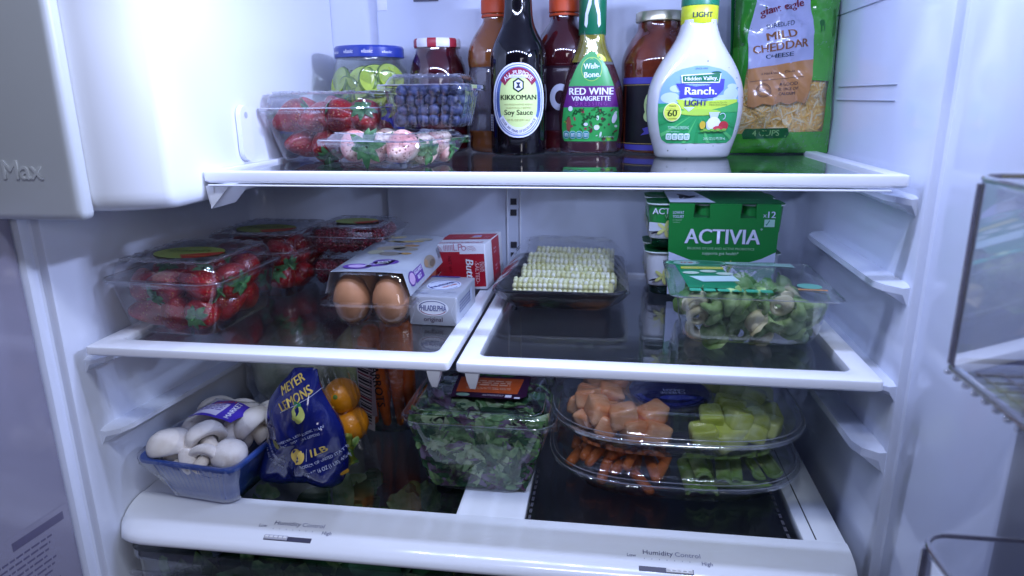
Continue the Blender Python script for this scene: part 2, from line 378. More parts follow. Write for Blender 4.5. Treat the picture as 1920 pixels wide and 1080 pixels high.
for x0, x1 in ((-.3425, -.0160), (.0600, .3535)):
    m = MB(); m.box(x0, x1, .0632, .3665, -.0065, -.0028); m.build('glass_pane', GLASS, cov, 0)
m = MB()
for k in range(9): m.box(.3385, .3415, .066+k*.012, .0735+k*.012, -.0024, -.0020)
for k in range(9): m.box(.0640, .0670, .066+k*.012, .0735+k*.012, -.0024, -.0020)
m.build('edge_marks', mat('mark_grey', (.08, .08, .10), .5), cov, 0, kind='stuff')
GRY = ink('#6a6e90')
for x0, flip in ((-.2145, 0), (.1835, 1)):
    sl = MB(); w = .0515; sl.loft([[(x0-.001, y, cov_z(y)+.0002) for y in (.0082, .0032)], [(x0+w+.001, y, cov_z(y)+.0002) for y in (.0082, .0032)]], closed=False)
    slot = sl.build('humidity_slot', mat('slot_dark', (.05, .05, .09), .4), cov, 0)
    kx = x0+w*.5 if flip else x0; kn = MB(); zc = cov_z(.0057)
    kn.loft([[(kx+d, .0079-d*.3, zc+h+.0008), (kx+w*.5-d, .0079-d*.3, zc+h+.0008), (kx+w*.5-d, .0034+d*.3, zc+h-.0008), (kx+d, .0034+d*.3, zc+h-.0008)] for d, h in ((0, .0006), (0, .0014), (.0006, .0018))], True, True)
    kn.build('slider', mat('slider_light' if flip else 'slider_grey', (.80, .80, .82) if flip else (.46, .47, .55), .35), slot, 30)
    gm = MB()
    for k in range(5): gm.box(kx+w*.5*(k+.5)/5-.0018, kx+w*.5*(k+.5)/5+.0018, .0042, .0070, zc+.0012, zc+.0024)
    gm.build('slider_ribs', mat('slider_rib', (.85, .85, .86), .4), slot, 0)
    p = Print(.006)
    p.text('Humidity', x0+.0185, .0215, .0300, ink('#4c5078'), bold=.015); p.text('Control', x0+.0480, .0215, .0250, ink('#8a8eae'), bold=.0)
    p.text('Low', x0-.008, .0175, .0090, GRY, bold=.0); p.text('High', x0+.0665, .0135, .0105, GRY, bold=.0)
    for k in range(7): p.rect(x0+.0045+k*.0075, .0160, x0+.0050+k*.0075, .0171, GRY)
    p.build('humidity_lettering', lambda u, v, o_: (u, v, cov_z(v)+o_), cov)
# ================================================================= crisper drawers
def drawer(label, x0, x1):
    d = thing('crisper_bin', label, 'crisper bin', ((x0+x1)/2, .004, -.4145), group='clear crisper drawers'); hx = (x1-x0)/2
    m = MB(); L = []
    for z, a, yb in ((.0, -.006, .012), (.004, 0, .004), (.10, 0, 0), (.166, 0, -.004), (.170, .003, -.007), (.180, .003, -.007), (.1805, -.001, -.003)):
        L.append([(x, y, z) for x, y in rr(hx+a-.003, (.38-yb)/2, .02, 5, 0, (.38+yb)/2)])
    m.loft(L, True, False); m.build('drawer_bin', clear('drawer_plastic', (.80, .82, .86), .06, .012, .10, bump=.1, power=3), d, 40)
    m = MB(); m.box(-hx+.004, hx-.004, -.0125, -.0065, .150, .1565, ch=.002); m.build('handle_rail', PET, d)
    return d
drawer('left clear crisper drawer with leafy greens inside', -.378, -.008); drawer('right clear crisper drawer below the dark glass pane', .008, .378)
# ================================================================= doors and door bins
dl = thing('left_door', 'left refrigerator door standing open, glossy inner panel with printed sticker', 'door', (-.4095, -.025, -.45))
m = MB(); L = []
for y, x in ((0, -.008), (-.004, -.001), (-.012, 0), (-.15, -.016), (-.55, -.075)): L.append([(x, y, z) for z in (0, .15, .3, .45, .593, .598)])
m.loft(L, closed=False); m.build('inner_panel', mat('door_plastic', (.25, .24, .31), .10, .5, var=.05, vscale=4), dl, 40)
p = Print(.02); GS = ink('#5c5870')
p.rect(-.110, .150, -.008, .292, mat('sticker_clear', (.24, .23, .30), .2), 0)
for k in range(16): p.scribble(-.104, .268-k*.0062, .074-.003*(k % 4), .0026, 1, GS, 1, seed=k)
p.rect(-.070, .277, -.014, .286, GS, 1)
p.poly([(-.042, .176), (-.016, .176), (-.029, .200)], GS, 1); p.text('R', -.030, .160, .010, GS, 1, bold=.03); p.text('600a', -.055, .160, .024, GS, 1, bold=.02)
DX = lambda y: -.016*(-y-.012)/.138 if y > -.15 else -.016-.059*(-y-.15)/.40
p.build('sticker', lambda u, v, o_: (DX(u)+o_+.0004, u, v), dl)
dr = thing('right_door', 'right refrigerator door standing open with clear bins on it', 'door', (.47, -.14, -.45))
m = MB(); m.box(0, .03, -.7, 0, 0, .93, ch=.006); m.build('inner_panel', mat('door_grey', (.55, .57, .66), .3, .5, var=.03, vscale=5), dr)
m = MB(); m.box(-.018, .002, -.7, -.02, .0, .93, ch=.006); m.build('door_ridge', mat('door_dark', (.30, .30, .38), .3), dr)
def dbin(label, zt, zb, loc):
    b = thing('door_bin', label, 'door bin', loc, group='clear door bins'); h = zt-zb
    SM = clear('bin_plastic', (.86, .87, .91), .07, .03, .05, power=2.6)
    m = MB(); L = []
    for z, d in ((0, .010), (.002, .003), (.010, 0), (h-.004, 0), (h, -.0015), (h, .003)): L.append([(x, y, z) for x, y in rr(.055-d, .22-d, .018, 6, .055, -.22)])
    m.loft(L, True, False); m.build('bin', SM, b, 45)
    m = MB(); RIM = clear('bin_rim', (.45, .43, .48), .16, .25, .06, power=1.6, hazecol=(.42, .40, .45))
    for z, rad in ((h, .0017), (.006, .0019)): m.tube([(x, y, z) for x, y in rr(.055, .22, .018, 6, .055, -.22)]+[(.11, -.018, z)], rad, 6)
    m.tube([(.0012, -.0105, .008), (.0006, -.0105, h-.003)], .0021, 8); m.build('edge', RIM, b, 60)
    m = MB()
    for k in range(14): m.box(.012, .10, -.02-k*.012, -.0195-k*.012+.001, .0035, .0045)
    for k in range(7): m.box(.014+k*.013, .015+k*.013, -.2, -.015, .0036, .0046)
    m.build('floor_grid', mat('grid_grey', (.40, .38, .42), .4), b, 0, kind='stuff')
    m = MB(); q = random.Random(3)
    for k in range(16):
        y = -.010-k*.011; m.lathe([(.0004, 0), (.0022, .0008), (.0026, .002), (.002, .0034), (.0004, .004)], 8, 0, (.001, y))
    m.build('bumps', clear('bump_plastic', (.9, .9, .9), .25, .25, .04), b, 60, kind='stuff')
dbin('upper clear door bin, yellow carton inside, at right edge', .197, .076, (.352, -.150, .076))
dbin('lower clear door bin at the bottom right corner', -.038, -.16, (.352, -.160, -.16))
yc = MB(); yc.box(-.03, .03, -.03, .03, 0, .16, ch=.004); yo = yc.build('carton', mat('yellow_carton', '#c9bd3c', .4, var=.05), None, loc=(.428, -.255, .0815)); tag(yo, 'yellow carton standing in the upper door bin, cut by right edge', 'carton')
m = MB(); m.box(-.002, .0015, -.05, 0, 0, .10, ch=.0012); dp = m.build('display_panel', mat('panel_grey', (.40, .42, .52), .25), None, loc=(.4200, -.034, -.235))
tag(dp, 'small grey control display with glowing digits on right wall', 'display')
p = Print(.02); GL = bpy.data.materials.new('glow_digit'); GL.use_nodes = True; b_ = GL.node_tree.nodes['Principled BSDF']; b_.inputs['Emission Color'].default_value = (.75, .95, 1, 1); b_.inputs['Emission Strength'].default_value = 1.6
p.text('SS', 0, 0, .020, GL, 1, bold=.0, shear=.1)
p.build('digits', lambda u, v, o_: (-.0022-o_, -.026-u, .066+v-u*.2), dp)
# ================================================================= bottles and jars on the top shelf
def frontal(rows, p=2):
    """print seen square on: (u, v) -> front of a body given by rows (z, half width, half depth)"""
    def f(u, v, o):
        hw, hd = interp(v, rows, 1), interp(v, rows, 2); t = min(.999, abs(u)/hw)
        return (u, -hd*(1-t**p)**(1/p)-o, v)
    return f
def body(m, rows, p=2, n=48, mi=0, cap0=True, cap1=True, steps=44):
    R = smoothprof(rows, steps) if steps else rows
    m.loft([[(x, y, z) for x, y in sup(hw, hd, p, n)] for z, hw, hd in R], cap0, cap1, mi); return R
def cyl(rows): return [(z, r, r) for z, r in rows]
CAPR = mat('cap_ridged', '#c2491e', .45, .4)
# ---- soy sauce
soy = thing('sauce_bottle', 'dark soy sauce bottle with oval cream label', 'bottle', (.0265, .298, T+.0004), 7)
SOYG = mat('soy_glass', (.003, .002, .004), .04, .25, coat=.6)
rows = cyl([(0, .030), (.0015, .0335), (.005, .0352), (.02, .0356), (.06, .0356), (.105, .0356), (.121, .0345), (.133, .0310), (.145, .0250), (.156, .0200), (.168, .0178), (.185, .0168), (.20, .0160)])
m = MB(); R_soy = body(m, rows, steps=60); m.build('bottle_body', SOYG, soy, 60)
m = MB(); m.lathe([(.0162, .1755), (.0165, .18), (.0162, .20), (.0160, .2005)], 32); m.build('neck_glass', clear('neck_glass', (.75, .72, .72), .12, .25, .08, hazecol=(.6, .6, .68)), soy, 60)
m = MB(); m.lathe([(.0175, .199), (.0178, .2005), (.0178, .228), (.0165, .230)], 32); m.build('cap', mat('cap_red', '#a01c22', .4), soy, 40)
p = Print(.004); W_, NV, CRM, MAR, BLU = ink('#e4e6f2'), ink('#23264f'), ink('#d3e79a'), ink('#8e2247'), ink('#5f78b8')
cv = .0665
p.ell(0, cv, .0312, .0440, W_, 0, p=2.25); p.ell(0, cv, .0295, .0422, ink('#7e90c8'), 1, p=2.25); p.ell(0, cv, .0282, .0408, W_, 2, p=2.25); p.ell(0, cv, .0272, .0396, BLU, 3, p=2.25)
for k in range(9):
    for s in (-1, 1): p.arc(s*.0252, cv-.004+k*.0026-.008, .0009, .0013, 0, 360, ink('#2c3f86'), 4, 10)
p.ell(0, cv, .0230, .0345, CRM, 5, p=2.6)
p.arc(0, cv, .0285, .0385, 38, 142, MAR, 6, 24, .72); p.text('ALL-PURPOSE', 0, cv, .0395, W_, 7, bold=.045, arc=(.0225, .0305, 1), h=.0052)
p.poly([(-.0115, cv+.0265), (.0115, cv+.0265), (.0115, cv+.0300), (-.0115, cv+.0300)], W_, 8); p.text('SEASONING', 0, cv+.0270, .0175, ink('#b8c0d8'), 9, bold=.01)
p.arc(0, cv, .0320, .0395, 212, 328, W_, 6, 24, .70); p.text('OVER 300 YEARS OF EXCELLENCE', 0, cv, .060, NV, 7, bold=.03, arc=(.0262, .0378, -1), h=.0030)
hexa = lambda r: [(r*.86*math.sin(math.pi/3*k+0), cv+.0180+r*math.cos(math.pi/3*k)) for k in range(6)]
p.poly(hexa(.0088), ink('#14301f'), 6); p.poly(hexa(.0066), W_, 7); p.poly([(-.0030, cv+.0212), (.0030, cv+.0212), (.0008, cv+.0180), (.0032, cv+.0146), (-.0032, cv+.0146), (-.0008, cv+.0180)], ink('#2b3048'), 8)
p.text('KIKKOMAN', 0, cv+.0010, .0430, ink('#1a2c16'), 7, bold=.05); p.text('NO PRESERVATIVES ADDED', 0, cv-.0055, .034, ink('#a9a468'), 7, bold=.0); p.text('TRADITIONALLY BREWED', 0, cv-.0095, .031, ink('#a9a468'), 7, bold=.0)
p.text('Soy Sauce', 0, cv-.0168, .0345, ink('#1d2a16'), 7, bold=.03); p.text('20 FL OZ (591 mL)', 0, cv-.0240, .0275, ink('#a39f62'), 7, bold=.0)
p.build('label', frontal(R_soy), soy)
p = Print(.004); p.rect(-.0345, .030, -.0318, .050, W_, 0)
for k in range(6): p.rect(-.0343, .032+k*.003, -.0322, .0333+k*.003, NV, 1)
p.build('side_label', frontal(R_soy), soy)
# ---- red wine vinaigrette
vin = thing('dressing_bottle', 'vinaigrette dressing bottle with purple and green label and green cap', 'bottle', (.1165, .322, T+.0004), 2)
rows = [(0, .034, .020), (.0015, .0385, .0225), (.006, .0405, .0235), (.016, .0408, .024), (.020, .0400, .0235), (.024, .0412, .0245), (.05, .0420, .025), (.07, .0405, .0245), (.088, .0360, .0235), (.104, .0300, .022), (.118, .0240, .020), (.130, .0190, .0180), (.140, .0165, .0165), (.150, .0160, .0160)]
m = MB(); m2 = MB(); RV = smoothprof(rows, 60)
lo = [r for r in RV if r[0] <= .1105]; hi = [r for r in RV if r[0] >= .1095]
m.loft([[(x, y, z) for x, y in sup(hw, hd, 2.3, 48)] for z, hw, hd in lo], True, True); m.build('dark_vinegar', mat('vinegar', (.045, .012, .022), .08, .5, coat=1, col2=(.075, .022, .03), vscale=30), vin, 60)
m2.loft([[(x*.985, y*.985, z) for x, y in sup(hw, hd, 2.3, 48)] for z, hw, hd in hi], True, True); m2.build('oil_layer', mat('oil', (.42, .40, .05), .08, .5, coat=1, col2=(.22, .20, .03), vscale=45, bump=.4, bscale=70), vin, 60)
m = MB(); m.loft([[(x*1.012, y*1.012, z) for x, y in sup(hw, hd, 2.3, 48)] for z, hw, hd in RV], True, False); m.build('bottle_body', PET, vin, 60)
m = MB(); m.lathe([(.0164, .1435), (.0170, .1445), (.0170, .205), (.0160, .207)], 36); cap = m.build('cap', mat('cap_green', '#0f6b4a', .35), vin, 40)
p = Print(.004)
for s in (-1, 1): p.poly([(s*.0015, .185), (s*.0045, .186), (s*.0090, .168), (s*.0100, .155), (s*.0075, .1515), (s*.0060, .156), (s*.0058, .166), (s*.0020, .178)][::s], ink('#dfe4f0'), 1)
p.build('wishbone_mark', frontal(cyl([(.14, .0170), (.21, .0170)])), vin)
p = Print(.004); GRN, PUR, G2 = ink('#3f9e55'), ink('#5b1a6e'), ink('#2f9a4c')
def lw_(v): return interp(v, [(.016, .0330), (.020, .0350), (.035, .0362), (.06, .0340), (.085, .0275), (.105, .0190), (.118, .0100), (.1235, .0020)], 1)
def band(v0, v1, mt, layer, n=10):
    vv = [v0+(v1-v0)*i/n for i in range(n+1)]; p.poly([(-lw_(v), v) for v in vv][::-1]+[(lw_(v), v) for v in vv], mt, layer)
band(.016, .0580, G2, 0); band(.0575, .0835, PUR, 0); band(.083, .1232, GRN, 0)
p.ell(.0118, .1165, .0065, .0030, ink('#d6da2e'), 0, rot=-35)
p.ell(0, .1030, .0128, .0142, ink('#a9cf5a'), 1); p.ell(0, .1030, .0120, .0134, ink('#1f8f62'), 2)
p.text('Wish-', .0, .1035, .0190, ink('#e8ecf4'), 3, bold=.05, h=.0070, rot=4); p.text('Bone.', .001, .0935, .0195, ink('#e8ecf4'), 3, bold=.05, h=.0070, rot=4); p.arc(0, .1135, .0016, .0022, 20, 160, ink('#a9cf5a'), 3)
p.text('RED WINE', 0, .0728, .0545, ink('#eef0f8'), 3, bold=.07); p.text('VINAIGRETTE', 0, .0655, .0480, ink('#eef0f8'), 3, bold=.06); p.text('DRESSING', 0, .0596, .0400, ink('#8d4a9c'), 3, bold=.0, space=1.4)
q = random.Random(5)
for k in range(60):
    v = q.uniform(.0185, .0555); u = q.uniform(-1, 1)*lw_(v)*.92; c = q.choice(['#1d5c2c', '#1d5c2c', '#246b30', '#7fc23a', '#5a2130', '#15401f', '#8a3040', '#c8d8d0'])
    p.ell(u, v, q.uniform(.0008, .0034), q.uniform(.0006, .0020), ink(c), 1+k % 3, n=9, rot=q.uniform(0, 180))
for u, v, a in ((-.008, .042, 50), (-.004, .044, 20), (-.010, .036, 80), (.015, .052, 140), (-.022, .049, 30), (-.02, .053, 10), (.018, .049, 160)):
    for k in range(5): p.ell(u+math.cos(math.radians(a))*k*.0026, v+math.sin(math.radians(a))*k*.0022, .0030, .0007, ink('#134b25'), 4, n=8, rot=a+50*(-1)**k)
p.ell(.0295, .044, .0030, .0062, ink('#dfe0ea'), 5, n=16, rot=-15); p.ell(.0075, .033, .0035, .0032, ink('#d5dbe8'), 5, n=12); p.ell(-.0255, .056, .0028, .0032, ink('#d0d6e4'), 5, n=12); p.ell(-.006, .037, .0026, .0020, ink('#cfd6e2'), 5, n=12); p.ell(-.0275, .037, .0030, .0090, ink('#7e4a3a'), 4, n=14)
for k in range(4): p.poly([(-.0305+k*.0083+x, .0240+y) for x, y in rr(.0038, .0048, .0030, 4)], ink('#cfe2e6'), 6); p.poly([(-.0305+k*.0083+x, .0240+y) for x, y in rr(.0034, .0044, .0026, 4)], ink('#2b8a8a'), 7); p.scribble(-.0325+k*.0083, .0252, .0042, .0009, 3, W_, 8, seed=k)
p.text('15 FL OZ (443mL)', .0205, .0205, .019, W_, 6, bold=0)
p.build('label', frontal(RV, 2.3), vin, base=.0008)
# ---- ranch
ran = thing('dressing_bottle', 'white speckled ranch dressing bottle with green cap, nearest the camera', 'bottle', (.2385, .262, T+.0004), 5)
rows = [(0, .040, .025), (.0015, .0425, .027), (.005, .0440, .0285), (.012, .0460, .0295), (.020, .0485, .0300), (.030, .0515, .0305), (.045, .0542, .031), (.060, .0550, .031), (.078, .0535, .0305), (.094, .0480, .0295), (.108, .0405, .028), (.120, .0325, .0260), (.131, .0258, .0232), (.140, .0220, .021), (.147, .0200, .0197), (.152, .0195, .0195)]
m = MB(); RR_ = body(m, rows, 2.5, 56, steps=64)
RANW = mat('ranch_white', (.58, .59, .59), .16, .5, coat=.6)
nt = RANW.node_tree; tcn = nt.nodes.new('ShaderNodeTexCoord'); vo = nt.nodes.new('ShaderNodeTexVoronoi'); vo.inputs['Scale'].default_value = 95; rp = nt.nodes.new('ShaderNodeValToRGB')
rp.color_ramp.elements[0].position = .07; rp.color_ramp.elements[1].position = .10; rp.color_ramp.elements[0].color = (.16, .18, .12, 1); rp.color_ramp.elements[1].color = (.58, .59, .59, 1)
nt.links.new(tcn.outputs['Object'], vo.inputs['Vector']); nt.links.new(vo.outputs['Distance'], rp.inputs[0]); nt.links.new(rp.outputs[0], nt.nodes['Principled BSDF'].inputs['Base Color'])
m.build('bottle_body', RANW, ran, 60)
m = MB(); m.lathe([(.0198, .1475), (.0206, .1485), (.0204, .1665), (.0200, .1670)], 40); yb_ = m.build('neck_band', mat('band_yellow', '#c8d42c', .35), ran, 40)
m = MB(); m.lathe([(.0200, .1665), (.0208, .1672), (.0206, .205), (.019, .207)], 40); m.build('cap', mat('cap_green2', '#0e7350', .35), ran, 40)
p = Print(.004); p.text('LIGHT', 0, .1540, .0215, ink('#262a4e'), 1, bold=.04); p.build('band_lettering', frontal(cyl([(.14, .0206), (.21, .0206)])), ran)
p = Print(.004)
def rl(v): return interp(v, [(.0175, .0340), (.020, .0388), (.026, .0415), (.045, .0448), (.062, .0452), (.078, .0430), (.088, .0380), (.096, .0285), (.1005, .0180), (.1025, .0050)], 1)
def rband(v0, v1, mt, layer, n=12):
    vv = [v0+(v1-v0)*i/n for i in range(n+1)]; p.poly([(-rl(v), v) for v in vv][::-1]+[(rl(v), v) for v in vv], mt, layer)
rband(.062, .1024, ink('#7fa6e0'), 0); rband(.0175, .0622, ink('#2f9a5a'), 0)
q = random.Random(2)
for cu, cvv, r1, r2 in ((-.033, .068, .010, .006), (-.026, .078, .008, .004), (.035, .072, .009, .007), (.028, .066, .014, .005), (-.02, .066, .012, .004), (.036, .080, .006, .003)): p.ell(cu, cvv, r1, r2, ink('#b9cdee'), 1, n=20)
p.poly([(-.0445, .057), (-.032, .061), (-.02, .062), (-.005, .057), (.012, .0565), (.028, .060), (.0440, .0635), (.0445, .060), (.044, .052), (-.044, .052)], ink('#4bab5c'), 2)
p.poly([(-.027, .0665), (.0, .064), (.03, .066), (.044, .066), (.043, .063), (.028, .058), (.012, .0545), (-.012, .053), (-.020, .056)], ink('#b9d84a'), 3)
for k in range(13):
    a0 = math.radians(188+k*13); r1 = .062; a1 = a0+math.radians(4)
    P_ = [(0+.008*math.cos(a0), .0505+.004*math.sin(a0)), (r1*math.cos(a0), .0505+r1*math.sin(a0)), (r1*math.cos(a1), .0505+r1*math.sin(a1))]
    P_ = [(max(-rl(max(.0178, y))*.99, min(rl(max(.0178, y))*.99, x)), max(.0178, y)) for x, y in P_]; p.poly(P_, ink('#57b96a' if k % 2 else '#279150'), 3)
p.ell(0, .052, .024, .0035, ink('#a8d052'), 4); p.poly([(-.018, .058), (-.006, .0575), (-.012, .0530)], ink('#c6d6ec'), 5)
p.poly([(-.0275, .0835), (-.022, .0835), (-.006, .0800), (.010, .0822), (.020, .0882), (.0262, .0880), (.0255, .0765), (.018, .0690), (.004, .0675), (-.012, .0690), (-.0235, .0670), (-.0225, .0745)], ink('#4747ae'), 6)
p.poly([(-.0212, .0838), (.0205, .0838), (.0222, .0950), (-.0222, .0925)], W_, 7); p.poly([(-.0200, .0850), (.0195, .0850), (.0210, .0938), (-.0208, .0914)], ink('#15704a'), 8); p.ell(.0165, .0950, .0060, .0014, ink('#0d5a3a'), 9, n=14)
p.text('Hidden Valley.', 0, .0868, .0360, W_, 9, bold=.05, h=.0044, rot=1); p.text('THE ORIGINAL', 0, .0806, .0185, ink('#aab4e4'), 9, bold=.0); p.text('Ranch.', 0, .0714, .0350, ink('#f0f2fa'), 9, bold=.05, h=.0085)
p.text('LIGHT', -.0045, .0595, .0245, ink('#302f72'), 9, bold=.05); p.text('50% Less Fat Than Our', .0205, .0622, .0205, ink('#5a6a28'), 9, bold=0); p.text('Regular Ranch Dressing', .0205, .0598, .0205, ink('#5a6a28'), 9, bold=0); p.text('SINCE 1954', 0, .0985, .0135, ink('#4a6ab0'), 3, bold=0)
p.ell(-.0300, .0525, .0096, .0105, ink('#e8f0c0'), 8); p.ell(-.0300, .0525, .0088, .0097, ink('#d4e05a'), 9); p.text('THICK', -.0300, .0582, .0075, ink('#3a4a20'), 10, bold=.02); p.text('& Creamy', -.0300, .0556, .0065, ink('#6a7a30'), 10, bold=0); p.rect(-.0365, .0542, -.0235, .0545, ink('#3a4a20'), 10); p.text('60', -.0300, .0478, .0098, ink('#26401c'), 10, bold=.05); p.text('CALORIES', -.0300, .0446, .0095, ink('#3a4a20'), 10, bold=0)
p.text('TOPPING & DRESSING', -.0225, .0335, .0230, ink('#bfe0d0'), 9, bold=.0, h=.0036); p.text('PER 2 TBSP SERVING', -.028, .0302, .0135, ink('#bfe0d0'), 9, bold=0)
for k in range(4): p.poly([(-.0325+k*.0066+x, .0252+y) for x, y in rr(.0030, .0036, .0015, 4)], ink('#dcecea'), 9); p.scribble(-.0345+k*.0066, .0262, .004, .0009, 3, ink('#2f8a5a'), 10, seed=k+9)
p.text('24 FL OZ (1.5 PT) 709 mL', .0190, .0215, .0255, ink('#d4ece0'), 9, bold=0, h=.0030)
p.poly([(.0105, .0520), (.0225, .0520), (.0205, .0460), (.0250, .0410), (.0245, .0345), (.0200, .0315), (.0130, .0315), (.0085, .0345), (.0080, .0410), (.0125, .0460)], ink('#c3d2de'), 9); p.ell(.0165, .0400, .0075, .0070, ink('#e6eaf2'), 10, n=20); p.arc(.0262, .0475, .0030, .0038, -80, 150, ink('#c3d2de'), 9, 12)
p.ell(.0280, .0370, .0058, .0052, ink('#b8323c'), 11, n=18); p.ell(.0215, .0340, .0058, .0030, ink('#c4404a'), 12, n=16); p.ell(.0040, .0380, .0034, .0045, ink('#cbb03c'), 11, n=14)
for k in range(8): p.ell(.004+k*.0036, .0315+.0012*(k % 2), .0026, .0014, ink('#7fb84a' if k % 2 else '#4d9a3c'), 13, n=10)
p.build('label', frontal(RR_, 2.5), ran)
# ---- pasta sauce jar
jar = thing('sauce_jar', 'round tomato sauce jar with gold lid and black label behind ranch bottle', 'jar', (.2010, .340, T+.0004), 3)
m = MB(); R_j = body(m, cyl([(0, .040), (.002, .044), (.008, .0462), (.03, .0465), (.09, .0465), (.103, .0472), (.113, .0470), (.126, .0430), (.138, .0365), (.147, .0305), (.153, .0285), (.160, .0280)]), steps=60)
m.build('sauce_filled_glass', mat('tomato_sauce', (.15, .028, .010), .07, .5, coat=1, col2=(.085, .014, .007), vscale=35), jar, 60)
m = MB(); m.lathe([(.0300, .1585), (.0312, .1595), (.0312, .1690), (.0300, .1705), (.026, .1700)], 40); m.build('lid', mat('lid_gold', (.62, .58, .42), .28, .5, metal=.8), jar, 40)
p = Print(.004); p.rect(-.0450, .005, .0450, .0115, ink('#4a45a0'), 1); p.rect(-.0452, .009, .0452, .0870, ink('#0c0a12'), 0); p.rect(-.0450, .0850, .0450, .0925, ink('#4a45a0'), 1); p.rect(-.045, .0835, .045, .0840, ink('#c9b060'), 2); p.rect(-.045, .0128, .045, .0133, ink('#c9b060'), 2)
for u, v, a, b, c in ((-.010, .068, .008, .009, 0), (-.013, .058, .007, .009, 20), (-.014, .047, .007, .008, -20), (-.011, .060, .010, .017, 0)): p.ell(u, v, a, b, ink('#b9d08a'), 2, n=18, rot=c)
p.ell(-.009, .060, .0070, .0130, ink('#efe8c8'), 3, n=20); p.text("DELL'", -.0, .0575, .020, ink('#2a2848'), 4, bold=.02); p.poly([(-.024, .023), (-.012, .026), (.02, .026), (.02, .035), (-.012, .035), (-.022, .0315), (-.0195, .0275)], ink('#4a45a0'), 2); p.text('SAUCE', -.002, .0285, .014, ink('#c9b060'), 3, bold=0)
p.build('label', frontal(R_j), jar)
# ---- sports drinks
def drink(label, loc, liquid, lbl, letter, rz=0):
    d = thing('drink_bottle', label, 'bottle', loc, rz, 'orange capped drink bottles at the back')
    rows = cyl([(0, .030), (.002, .035), (.008, .0375), (.018, .0365), (.024, .0375), (.03, .0378), (.046, .0350), (.052, .0348), (.060, .0372), (.080, .0378), (.100, .0372), (.106, .0362), (.112, .0376), (.122, .0382), (.134, .0360), (.146, .0305), (.156, .0235), (.163, .0185), (.168, .0172), (.174, .0172)])
    R = smoothprof(rows, 70)
    m = MB(); m.loft([[(x, y, z) for x, y in sup(hw, hd, 2, 40)] for z, hw, hd in R], True, True); m.build('liquid_filled_bottle', liquid, d, 60)
    m = MB(); lab = [r for r in R if .028 <= r[0] <= .1085]; m.loft([[(x*1.006, y*1.006, z) for x, y in sup(hw, hd, 2, 40)] for z, hw, hd in lab]); m.build('label_sleeve', lbl, d, 60)
    m = MB()
    m.lathe([(.0185, .1735), (.0195, .1745), (.0195, .190), (.0180, .1925), (.004, .1927)], 36); m.lathe([(.0180, .1690), (.0192, .1695), (.0192, .1722), (.0180, .1725)], 36); m.build('cap', CAPR, d, 35)
    if letter:
        p = Print(.004); p.arc(-.004, .070, .0085, .0165, 50, 310, ink('#9fa3b4'), 1, 24, .8); p.build('label_letter', frontal([(a, b*1.006, c*1.006) for a, b, c in R]), d)
    return d
drink('drink bottle with orange cap, amber liquid and grey label', (-.0080, .3440, T+.0004), mat('amber_drink', (.22, .07, .015), .08, .5, coat=1), clear('grey_sleeve', (.42, .42, .50), .08, .45, .12, hazecol=(.20, .20, .26)), None)
drink('drink bottle with orange cap, dark red liquid and black label', (.0795, .3480, T+.0004), mat('red_drink', (.035, .003, .005), .08, .5, coat=1), mat('black_sleeve', (.018, .008, .014), .25, .4), 'G', 4)
# ---- pickles
pk = thing('pickle_jar', 'pickle slice jar with blue lid behind the berry boxes', 'jar', (-.1790, .338, T+.0044))
GJ = clear('jar_glass', (.90, .93, .86), .07, .03, .04, power=3)
rows = cyl([(0, .046), (.003, .0495), (.01, .0505), (.05, .0505), (.08, .0505), (.098, .0500), (.108, .0470), (.115, .0440), (.122, .0432)])
m = MB(); R_p = body(m, rows, steps=40, cap1=False); m.build('glass', GJ, pk, 60)
m = MB(); m.lathe([(.0440, .1175), (.0455, .1185), (.0458, .121), (.0458, .1300), (.0440, .1325), (.030, .1328)], 44); m.build('lid', mat('lid_blue', '#2c3f9c', .3, coat=.4), pk, 35)
p = Print(.004)
for u, t_ in ((-.034, 'vlasic'), (-.013, 'vlasic'), (.012, 'vlasic'), (.034, 'vlasic')): p.text(t_, u, .1228, .014 if abs(u) < .03 else .010, W_, 1, bold=.03, shear=.2)
p.build('lid_lettering', frontal(cyl([(.11, .0458), (.14, .0458)])), pk)
m = MB(); m.lathe([(.030, .004), (.040, .008), (.040, .095), (.030, .103)], 28); m.build('brine', mat('brine', (.16, .17, .05), .15, .4, col2=(.24, .27, .06), vscale=40, coat=.6), pk, 60)
SL = MB(); SL.lathe([(.001, -.0028), (.0145, -.0028), (.0160, -.0012), (.0163, .0012), (.0148, .0028), (.001, .0028)], 26, lambda k: 1 if 1 <= k <= 3 else 0)
sl_me = SL.build('pickle_slice', [mat('pickle_flesh', '#a9c04a', .25, .5, var=.12, vscale=120, coat=.6), mat('pickle_skin', '#5c7a22', .25, coat=.6)], pk, 40, loc=(.014, -.0425, .072), rot=(math.radians(80), math.radians(10), math.radians(8))); sl_me.scale = (1.4, 1.4, 1.4)
SLS = 1.38
for x, y, z, rx, ry, rz, s in ((.002, -.043, .086, 70, -20, -5, 1.0), (.022, -.041, .088, 62, 10, 22, 1.05), (.034, -.033, .080, 84, 15, 42, 1.0), (.038, -.028, .092, 66, 0, 50, .9), (.010, -.044, .066, 94, 8, 5, 1.05), (-.012, -.042, .058, 80, -30, -20, .9), (-.030, -.035, .070, 85, 10, -42, .95), (-.034, -.032, .088, 70, 20, -48, .9), (-.018, -.041, .078, 100, 0, -25, .8), (.026, -.039, .060, 82, 0, 30, 1)):
    inst('pickle_slice', sl_me.data, pk, (x*.92, y*.93, z), tuple(map(math.radians, (rx, ry, rz))), s*SLS)
